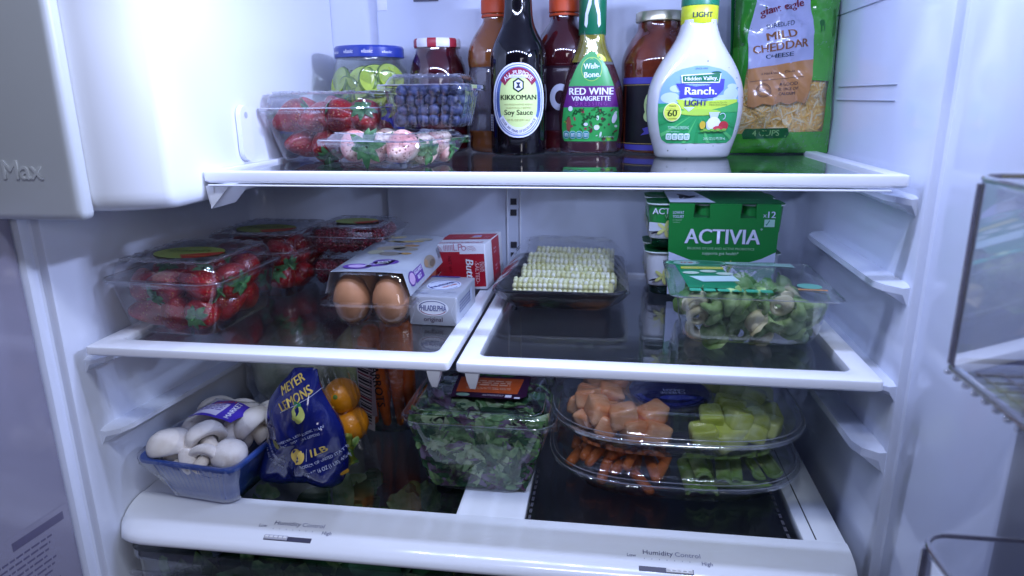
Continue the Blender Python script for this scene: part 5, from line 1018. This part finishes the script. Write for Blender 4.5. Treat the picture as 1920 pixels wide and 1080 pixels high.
# ================================================================= bagged produce at the back of the lower compartment
def lump(name, label, cat, loc, rad, amp, fr, mt, seed, sq=(1, 1, 1), group=None):
    m = MB(); n = 34; k = 22; q = random.Random(seed); ph = [q.uniform(0, 6) for _ in range(6)]; L = []
    for j in range(1, k):
        th = math.pi*j/k; lp = []
        for i in range(n):
            a = 2*math.pi*i/n; x, y, z = math.sin(th)*math.cos(a), math.sin(th)*math.sin(a), -math.cos(th)
            r = rad*(1+amp*(math.sin(fr*x+ph[0])*math.sin(fr*y+ph[1])+math.sin(fr*1.7*z+ph[2])*math.sin(fr*1.4*x+ph[3])*.7)); lp.append((x*r*sq[0], y*r*sq[1], z*r*sq[2]))
        L.append(lp)
    m.loft(L, True, True); o = m.build(name, mt, None, 70); o.location = loc; tag(o, label, cat, group); return o
lump('lettuce_head', 'pale green lettuce head in a clear bag behind mushrooms', 'lettuce', (-.308, .300, B+.071), .064, .07, 5, mat('pale_lettuce', '#a4ae94', .5, .3, col2='#ccd0bc', vscale=26, bump=.5, bscale=60), 3, (1, .9, 1.08))
lump('cabbage_head', 'pale yellow green cabbage behind the blue lemon bag', 'cabbage', (-.205, .318, B+.068), .060, .06, 5, mat('pale_cabbage', '#a8b47c', .5, .3, col2='#c8cea4', vscale=30, bump=.5, bscale=60), 6, (.9, .8, 1.1))
for x, y, s in ((-.308, .300, 1.0), (-.205, .318, .9)):
    m = MB(); q = random.Random(int(x*-1000)); L = []
    for z, r_ in ((.001, .045), (.01, .060), (.05, .072), (.10, .070), (.135, .055), (.152, .028), (.168, .020), (.175, .026)): L.append([((r_+q.uniform(-.003, .003))*s*math.cos(2*math.pi*i/30), (r_+q.uniform(-.003, .003))*s*.93*math.sin(2*math.pi*i/30), z) for i in range(30)])
    m.loft(L, True, False); o = m.build('produce_bag', FILM, None, 80); o.location = (x, y, B+.0006); tag(o, 'loose clear plastic bag around the %s' % ('pale lettuce' if x < -.25 else 'yellow green cabbage'), 'bag', 'clear produce bags')
cb = thing('carrot_bag', 'clear bag with striped white label full of orange carrots', 'bag', (-.150, .258, B+.0006))
CAR = mat('carrot_orange', '#e46c20', .4, .4, coat=.3, var=.15, vscale=60, bump=.25, bscale=140)
def carrot(l, r): 
    m = MB(); m.tube([(0, 0, 0), (0, 0, .004), (0, 0, l*.3), (0, .001, l*.7), (.001, 0, l-.006), (.001, 0, l)], [.002, r*.45, r*.7, r*.95, r, r*.5], 14); o = m.build('carrot', CAR, None, 60); d = o.data; bpy.data.objects.remove(o); return d
CM = carrot(.145, .0125); q = random.Random(12)
for k, (x, y) in enumerate(((-.174, .252), (-.154, .248), (-.136, .251), (-.120, .256), (-.166, .272), (-.145, .274), (-.124, .276))):
    tag(inst('carrot', CM, None, (x, y, B+.006), (math.radians(q.uniform(-7, 4)), math.radians(q.uniform(-6, 8)), q.uniform(0, 6)), q.uniform(.92, 1.05)), 'whole orange carrot standing in the clear carrot bag', 'carrot', 'carrots in the bag')
m = MB(); L = []
for z, hx, hy in ((.0006, .020, .018), (.006, .034, .030), (.05, .042, .034), (.10, .048, .036), (.145, .050, .032), (.160, .044, .02), (.172, .050, .010)): L.append([(x+q.uniform(-.0015, .0015), y+q.uniform(-.0015, .0015), z) for x, y in sup(hx, hy, 2.4, 40)])
m.loft(L, True, False); m.build('film', FILM, cb, 80)
p = Print(.006); WL = ink('#b9b0b4'); BK = ink('#2a2228')
p.poly([(-.036, .012), (-.016, .006), (-.004, .130), (-.036, .130)], WL, 0)
for k in range(24): p.poly([(-.0345, .022+k*.0044), (-.0195+.0004*k, .016+k*.0044), (-.0195+.0004*k, .0175+k*.0044+.001*(k % 3)), (-.0345, .0235+k*.0044+.001*(k % 3))], BK if k % 4 else ink('#7a2a3a'), 1)
p.rect(-.0175, .03, -.010, .125, ink('#9a8a94'), 1); p.text('CARROTS', -.0115, .080, .07, BK, 2, bold=.03, rot=-84)
p.build('label', lambda u, v, o_: (u, -interp(v, [(.0006, .018), (.006, .030), (.05, .034), (.10, .036), (.145, .032)], 1)*(1-min(.98, abs(u)/.051)**2.4)**(1/2.4)-.001-o_, v), cb)
# ================================================================= salad box
sb = clamshell('salad_box', 'tall clear box of mixed salad leaves, plum label on lid', 'salad box', (-.0010, .1790, B+.0006), 0, .060, .069, .0850, .0720, .085, .0120, r=.022, lidribs=0, inset=.008, mt=clear('salad_plastic', (.95, .965, .965), .075, .008, .035, bump=.15, bscale=50, power=2.6))
m = MB(); m.box(.0865, .0945, -.072, .060, .0835, .0848, ch=.0005)
for k in range(8): m.lathe([(.0010, 0), (.0009, .0008), (.0003, .0012)], 8, 0, (.0905, -.055+k*.014)); 
m2_ = len(m.v)
for i in range(m2_): 
    if abs(m.v[i][2]) < .0013: m.v[i] = (m.v[i][0], m.v[i][1], m.v[i][2]+.0848)
m.build('hinge', PET, sb, 40)
p = Print(.02); PL, ORG = ink('#2c0f2c'), ink('#a8481a')
p.poly([(-.040, -.022), (.044, -.022), (.052, -.012), (.050, .060), (-.045, .060)], PL, 0); p.poly([(-.036, -.008), (.040, -.008), (.043, .038), (-.039, .038)], ORG, 1); p.ell(-.026, -.0155, .0085, .0045, ink('#7fa08c'), 1); p.scribble(-.022, .026, .05, .0035, 3, ink('#c9a088'), 2, 3); p.scribble(-.026, .006, .056, .0022, 2, ink('#b98a70'), 2, 4); p.scribble(-.002, -.014, .026, .0015, 2, ink('#a89aa8'), 2, 5); p.rect(.026, -.0185, .034, -.0115, ink('#c9c9d8'), 1); p.rect(.0375, -.0205, .0445, -.0165, ink('#d6d6e4'), 1)
for u_ in (-.02, 0, .02): p.ell(u_, .048, .010, .005, ink('#2f6a3a'), 1, n=12)
p.build('lid_label', face_top(.0973), sb)
LEAF = [mat('salad_green', '#527e4a', .45, .35, col2='#86aa70', vscale=90), mat('salad_pale', '#86a674', .45, .35, col2='#b0c49a', vscale=90), mat('salad_dark', '#2c5636', .45, .35, var=.2, vscale=90), mat('salad_purple', '#5a3c54', .45, .35, col2='#80748c', vscale=60), mat('salad_stem', '#a9bc8c', .45, .35)]
m = MB(); q = random.Random(31)
def leaf(c, out, l, w, mi, q):
    up = Vector((q.uniform(-1, 1), q.uniform(-1, 1), q.uniform(-1, 1))); n_ = (Vector(out)+up*.5).normalized(); t = n_.orthogonal(); t.rotate(Matrix.Rotation(q.uniform(0, 6.28), 3, n_)); s = n_.cross(t); ser = q.random() < .5; L = []
    for k in range(7):
        f = k/6; ww = w*(math.sin(math.pi*min(1, .08+f*.92))**.7)*(1+(.35 if ser and k % 2 else 0)); cv_ = math.sin(f*3)*l*.14
        L.append([tuple(Vector(c)+t*(f-.5)*l+s*ww*e+n_*(cv_+abs(e)*w*.35*q.uniform(.4, 1))) for e in (-1, -.5, 0, .5, 1)])
    m.loft(L, closed=False, mi=mi)
def sbox(z): k = min(1, max(0, z/.085)); return .058+.025*k, .067+.003*k
for k in range(950):
    z = q.uniform(.004, .090); hx, hy = sbox(z); side = q.random()
    if side < .42: c = (q.uniform(-1, 1)*(hx-.008), -hy+q.uniform(.004, .012), z); out = (0, -1, 0)
    elif side < .56: c = (hx-q.uniform(.004, .012), q.uniform(-1, 1)*(hy-.008), z); out = (1, 0, 0)
    elif side < .66: c = (-hx+q.uniform(.004, .012), q.uniform(-1, 1)*(hy-.008), z); out = (-1, 0, 0)
    else: c = (q.uniform(-1, 1)*(hx-.010), q.uniform(-1, 1)*(hy-.010), q.uniform(.074, .088)); out = (0, 0, 1)
    ty = q.choices((0, 1, 2, 3), (4, 2.6, 2.6, 2.8))[0]; l = q.uniform(.012, .040); leaf(c, out, l, l*q.uniform(.08, .22), ty, q)
for k in range(46):
    z = q.uniform(.01, .085); hx, hy = sbox(z); x = q.uniform(-1, 1)*(hx-.012); a = q.uniform(0, 6.28); l = q.uniform(.010, .022); y = -hy+.0035
    m.tube([(x-math.cos(a)*l/2, y, z-math.sin(a)*l*.4), (x+.001, y-.0005, z+.001), (x+math.cos(a)*l/2, y, min(.088, max(.005, z+math.sin(a)*l*.4)))], [.0004, .0008, .0007], 5, 4 if k % 3 else 1)
for i, v in enumerate(m.v):
    hx, hy = sbox(v[2]); m.v[i] = (max(-hx+.001, min(hx-.001, v[0])), max(-hy+.001, min(hy-.001, v[1])), max(.002, min(.0935, v[2])))
sl_ = m.build('salad_leaves', LEAF, None, 70, kind='stuff'); sl_.location = (-.0010, .1790, B+.0006); tag(sl_, 'mixed green and purple salad leaves packed in the tall clear box', 'salad')
m = MB(); m.loft([[(x, y, z) for x, y in rr(sbox(z)[0]-.012, sbox(z)[1]-.012, .015, 5)] for z in (.006, .04, .074)], True, True); m.build('leaf_core', LEAF[2], sl_, 40)
# ================================================================= fruit and vegetable platters
PC2 = (.2270, .2150)
PLP = clear('platter_plastic', (.95, .96, .975), .08, .012, .03, bump=.3, bscale=50, power=2.6)
def platter(label, z, lidz):
    t = thing('party_platter', label, 'platter', (PC2[0], PC2[1], z), 0, 'clear party platters'); E = lambda hx, hy, zz: [(x, y, zz) for x, y in sup(hx, hy, 3.0, 80)]
    m = MB(); m.loft([E(.112, .088, 0), E(.120, .096, .0012), E(.126, .102, .004), E(.136, .112, .020), E(.140, .116, .0275), E(.1470, .1215, .0290), E(.1485, .1230, .0270), E(.1490, .1235, .0305)], True, False); m.build('tray', PLP, t, 40)
    m = MB(); m.loft([E(.1495, .1240, .0275), E(.1500, .1245, .0300), E(.1488, .1233, .0312), E(.1470, .1215, .0325), E(.1476, .1221, .0340), E(.1450, .1195, .0352), E(.1435, .1180, .0345), E(.1420, .1165, .0370), E(.1385, .1130, .0395), E(.1340, .1085, lidz-.004), E(.128, .102, lidz-.001), E(.118, .092, lidz)], False, True); m.build('lid', PLP, t, 40)
    m = MB()
    for a, b, r_ in ((.1488, .1233, .0007), (.1455, .1200, .0006)): m.tube([(x, y, .0318 if r_ > .00065 else .0358) for x, y in sup(a, b, 3.0, 80)]+[(a, 0, .0318 if r_ > .00065 else .0358)], r_, 6)
    m.build('rim_bead', clear('rim_bead_plastic', (.9, .91, .95), .16, .22, .05, power=2), t, 60)
    return t
pl2 = platter('lower of the two stacked platters, holding carrots and celery', B+.0006, .046)
pl1 = platter('upper of the two stacked platters, holding cut melon', B+.0540, .055)
m = MB(); m.loft([[(1*(.146+.012*k), -.062+x*(1-.4*k), .029-z_*.008-.006*k) for x, z_ in ((-.022, 0), (-.012, .4), (0, .1), (.012, .5), (.022, 0))] for k in (0, .5, 1)], closed=False); m.build('pull_tab', PLP, pl1, 60)
dp_ = thing('dip_tub', 'round dip tub with dark blue lid in the middle of fruit platter', 'dip tub', (.2220, .2020, B+.0540+.006))
m = MB(); m.lathe([(.034, 0), (.036, .002), (.044, .033), (.0465, .0345), (.0465, .036)], 48, 0, cap1=False); m.build('tub', PLP, dp_, 50)
m = MB(); m.lathe([(.0478, .0335), (.0482, .0345), (.0480, .0395), (.0462, .0405), (.0450, .0395), (.0440, .0390)], 48, 0, cap0=False); lid_ = m.build('lid', mat('dip_blue', '#141a5c', .18, .5, coat=.6), dp_, 40)
p = Print(.02); p.arc(0, 0, .0360, .0430, 200, 340, ink('#20287c'), 0); p.ell(.010, -.020, .022, .007, ink('#3a44a8'), 1, rot=6); p.text('CREAM', .006, .004, .026, ink('#aeb4d8'), 2, bold=.03, rot=184); p.text('CHEESE', .004, -.004, .030, ink('#aeb4d8'), 2, bold=.03, rot=184); p.text('FRUIT DIP', .012, -.0175, .030, ink('#8a92d0'), 2, bold=.02, rot=188)
p.build('lid_print', face_top(.0391), dp_)
m = MB(); m.lathe([(.0515, .033), (.0530, .036), (.0515, .039), (.0500, .0385)], 48, 0, cap0=False, cap1=False); m.build('tub_collar', PLP, dp_, 50)
def chunk(seed, sx, sy, sz):
    q = random.Random(seed); bm = bmesh.new(); bmesh.ops.create_cube(bm, size=1)
    for v in bm.verts: v.co = Vector((v.co.x*sx*q.uniform(.75, 1.15), v.co.y*sy*q.uniform(.75, 1.1), v.co.z*sz*q.uniform(.75, 1.15)))
    bmesh.ops.bevel(bm, geom=bm.edges[:], offset=.0058, segments=3, affect='EDGES', profile=.6); bmesh.ops.subdivide_edges(bm, edges=[e for e in bm.edges if e.calc_length() > .006], cuts=1, use_grid_fill=True)
    for v in bm.verts: v.co += Vector((q.uniform(-1, 1), q.uniform(-1, 1), q.uniform(-1, 1)))*.0004
    me = bpy.data.meshes.new('melon_chunk'); bm.to_mesh(me); bm.free(); me.polygons.foreach_set('use_smooth', [True]*len(me.polygons)); return me
MO = mat('cantaloupe', '#d68a5a', .32, .4, col2='#e6ae84', vscale=40, coat=.35, bump=.3, bscale=160); MG = mat('honeydew', '#bcc84a', .32, .4, col2='#d2da86', vscale=40, coat=.35, bump=.3, bscale=160)
mo = [chunk(s, .032, .026, .024) for s in (1, 2, 3, 4)]; mg = [chunk(s, .034, .028, .023) for s in (5, 6, 7, 8)]
for me in mo: me.materials.append(MO)
for me in mg: me.materials.append(MG)
q = random.Random(17)
OC = [(-.112, -.020, .020), (-.100, -.048, .018), (-.078, -.066, .018), (-.050, -.076, .018), (-.026, -.078, .018), (-.078, -.040, .024), (-.052, -.052, .026), (-.028, -.060, .030), (-.100, .006, .024), (-.076, -.012, .034), (-.068, .018, .030), (-.098, .036, .024), (-.070, .046, .028), (-.102, -.028, .034), (-.040, .062, .022), (-.088, -.058, .033), (-.062, -.072, .034)]
GC = [(.030, -.076, .020), (.058, -.074, .018), (.084, -.064, .018), (.106, -.044, .018), (.040, -.060, .034), (.066, -.062, .033), (.092, -.050, .030), (.112, -.016, .020), (.084, -.024, .030), (.064, -.036, .038), (.100, .004, .032), (.076, .008, .036), (.112, .020, .022), (.090, .038, .032), (.066, .046, .030), (.040, .062, .022), (.108, .044, .024)]
zt = B+.0540+.0015
for k, (x, y, z) in enumerate(OC): tag(inst('melon_chunk', mo[k % 4], None, (PC2[0]+x, PC2[1]+y, zt+z+.001), (q.uniform(-.4, .4), q.uniform(-.4, .4), q.uniform(0, 6)), q.uniform(.92, 1.12)), 'orange melon chunk on the left side of the upper platter', 'melon chunk', 'orange melon chunks')
for k, (x, y, z) in enumerate(GC): tag(inst('melon_chunk', mg[k % 4], None, (PC2[0]+x, PC2[1]+y, zt+z+.001), (q.uniform(-.4, .4), q.uniform(-.4, .4), q.uniform(0, 6)), q.uniform(.92, 1.15)), 'yellow green melon chunk on the right side of the upper platter', 'melon chunk', 'yellow green melon chunks')
m = MB(); m.tube([(-.024, 0, 0), (-.0232, 0, 0), (-.020, 0, 0), (0, 0, .0004), (.020, 0, 0), (.0236, 0, 0), (.0245, 0, 0)], [.001, .0040, .0058, .0064, .0056, .0034, .001], 12); o = m.build('baby_carrot', mat('baby_carrot_orange', '#dc783c', .38, .4, coat=.3, var=.12, vscale=60), None, 60); BC = o.data; bpy.data.objects.remove(o)
zl = B+.0006+.0015
for k in range(45):
    x = -.114+(k % 9)*.0125+q.uniform(-.002, .002); y = -.072+(k//9)*.034+q.uniform(-.006, .006)+max(0, (-.06-x))*.9
    tag(inst('baby_carrot', BC, None, (PC2[0]+x, PC2[1]+y, zl+.009+(k % 3)*.0085+.006*(k % 2)), (q.uniform(-.2, .2), q.uniform(-.35, .35), math.radians(q.choice((75, 95, 110, 60, 85))+q.uniform(-15, 15))), q.uniform(.9, 1.1)), 'baby carrot on the left side of the lower platter', 'baby carrot', 'baby carrots in the platter')
def celery(l, bend=0):
    m = MB(); L = []
    for k in range(9):
        f = k/8; pr = []
        for i in range(9): a = math.radians(200+140*i/8); pr.append((.0105*math.cos(a), .0100*math.sin(a)+.006))
        for i in range(9): a = math.radians(340-140*i/8); pr.append((.0072*math.cos(a), .0064*math.sin(a)+.0065))
        L.append([(x, (f-.5)*l, z+bend*math.sin(f*math.pi)) for x, z in pr])
    m.loft(L, True, True); o = m.build('celery_stick', mat('celery_green', '#8fb856', .38, .4, col2='#bad492', vscale=45, coat=.3), None, 50); d = o.data; bpy.data.objects.remove(o); return d
C1, C2, C3 = celery(.072), celery(.080, .004), celery(.066)
for k, (x, y, z, rx, ry, rz, me, lab) in enumerate(((.020, -.055, .008, 0, 170, 3, C1, 'celery stick next to the carrots, curved side up'), (.042, -.052, .007, 0, 185, -2, C1, 'celery stick second from the carrots, flat ridged back showing'), (.078, -.068, .006, 0, 20, 92, C3, 'celery stick lying crosswise at the front of platter'), (.072, -.038, .018, -4, 160, -8, C1, 'celery stick with open end facing forward and down'), (.093, -.030, .016, -3, 30, 4, C1, 'celery stick forming a u shape, second from right'), (.114, -.022, .014, -3, -10, 6, C1, 'celery stick forming a u shape at far right'), (.030, -.045, .024, 0, 175, 5, C1, 'celery stick on top, nearest the carrots'), (.060, -.050, .022, 0, 200, -6, C1, 'celery stick on top, middle of the platter right half'), (.055, .02, .014, 0, 40, 30, C2, 'celery stick at the back of the lower platter, left'), (.085, .03, .020, 0, 10, -20, C2, 'celery stick at the back of the lower platter, right'))):
    tag(inst('celery_stick', me, None, (PC2[0]+x, PC2[1]+y, zl+z), tuple(map(math.radians, (rx, ry, rz))), 1), lab, 'celery', 'celery sticks in the platter')
# ================================================================= produce in the drawers below
m = MB(); q = random.Random(41)
for k in range(420):
    c = (q.uniform(-.17, .17), q.uniform(-.012, .30) if k % 2 else q.uniform(-.010, .02), q.uniform(.0, .135)); l = q.uniform(.03, .06); leaf(c, (0, -1, .4), l, l*q.uniform(.2, .35), q.choices((0, 1, 2), (3, 1, 4))[0], q)
for i, v in enumerate(m.v): m.v[i] = (max(-.174, min(.174, v[0])), max(-.001, min(.355, v[1])), max(.001, min(.160, v[2])))
o = m.build('leafy_greens', LEAF, None, 70, kind='stuff'); o.location = (-.193, 0, -.424); tag(o, 'dark leafy greens filling the left crisper drawer', 'greens')
m = MB(); m.lathe([(.001, -.030), (.014, -.029), (.030, -.018), (.036, 0), (.030, .020), (.014, .031), (.004, .036), (.001, .042)], 26); o = m.build('red_onion', mat('onion_red', '#3a1028', .25, .5, coat=.6, var=.2, vscale=30), None, 60); OM = o.data; bpy.data.objects.remove(o)
for x, y, lab in ((.19, .11, 'dark red onion seen through the right glass pane, nearest'), (.265, .14, 'dark red onion right of the nearest one below glass'), (.19, .20, 'dark red onion at the back below right glass pane')): tag(inst('red_onion', OM, None, (x, y, -.388), (0, .2, 0), 1.1), lab, 'onion', 'onions in the right drawer')
m = MB(); m.tube([(0, -.06, 0), (0, -.055, .002), (0, -.02, .004), (0, .03, .004), (0, .075, .001), (0, .080, 0)], [.003, .016, .019, .017, .013, .004], 16); o = m.build('yellow_squash', mat('squash_yellow', '#8a7a28', .35, .4, var=.1), None, 60); QM = o.data; bpy.data.objects.remove(o)
for x, lab in ((.075, 'yellow squash lying below right glass pane, leftmost'), (.118, 'yellow squash lying below right glass pane beside the onions')): tag(inst('yellow_squash', QM, None, (x, .13, -.405), (0, 0, .05), 1.0), lab, 'squash', 'squash in the right drawer')
# ================================================================= labels that single out the pieces of fruit and vegetable
def _px(o):
    d = o.matrix_world.translation - CAM; z = d.dot(_f); return (d.dot(_r)/z, -d.dot(_u)/z)
bpy.context.view_layer.update()
ORD = ['leftmost', 'second', 'third', 'fourth', 'fifth', 'sixth', 'seventh', 'eighth', 'ninth', 'tenth', 'eleventh', 'twelfth', 'thirteenth', 'fourteenth']
def single_out(group, noun, place, per=7):
    O = [o for o in COL.objects if o.get('group') == group]; O.sort(key=lambda o: _px(o)[1]); n = max(1, math.ceil(len(O)/per)); k = math.ceil(len(O)/n)
    rows = [O[i*k:(i+1)*k] for i in range(n)]; rows = [r for r in rows if r]
    names = ['top', 'second', 'third', 'fourth', 'fifth', 'sixth', 'seventh', 'eighth', 'ninth']
    for i, r in enumerate(rows):
        r.sort(key=lambda o: _px(o)[0])
        rn = '' if len(rows) == 1 else (' in the lowest row' if i == len(rows)-1 else ' in the %s row' % names[i])
        for j, o in enumerate(r): o['label'] = ('%s %s%s%s, %s' % (ORD[j], noun, '' if j == 0 else ' from left', rn, place))
for g, noun, place, per in (
    ('strawberries in the front box on the middle shelf', 'red strawberry', 'nearest box on middle shelf', 6),
    ('strawberries in the rear box on the middle shelf', 'red strawberry', 'rear box by left wall', 6),
    ('strawberries in the top shelf box', 'red strawberry', 'clear box on top shelf', 6),
    ('pale strawberries in the low box', 'pale strawberry', 'low box on top shelf', 5),
    ('blueberries in the box', 'blueberry', 'clear box on top shelf', 11),
    ('raspberries in the lower box', 'raspberry', 'lower of two stacked boxes', 10), ('raspberries in the upper box', 'raspberry', 'upper of two stacked boxes', 10),
    ('green tortellini in the tray', 'green tortellini', 'pasta tray on right shelf', 9), ('white tortellini in the tray', 'cream tortellini', 'pasta tray on right shelf', 6),
    ('carrots in the bag', 'whole carrot', 'clear bag beside the salad box', 8),
    ('orange melon chunks', 'orange melon chunk', 'upper platter', 6), ('yellow green melon chunks', 'yellow green melon chunk', 'upper platter', 6),
    ('baby carrots in the platter', 'baby carrot', 'lower platter', 9)):
    single_out(g, noun, place, per)
for o in [o for o in COL.objects if o.get('group') == 'eggs in the carton']:
    j = int(round((o.location.y-.1105)/.0435)); o['label'] = 'brown egg in clear carton, %s of the five pairs from the front, %s side' % (('first', 'second', 'third', 'fourth', 'last')[j], 'left' if o.location.x < -.117 else 'right')
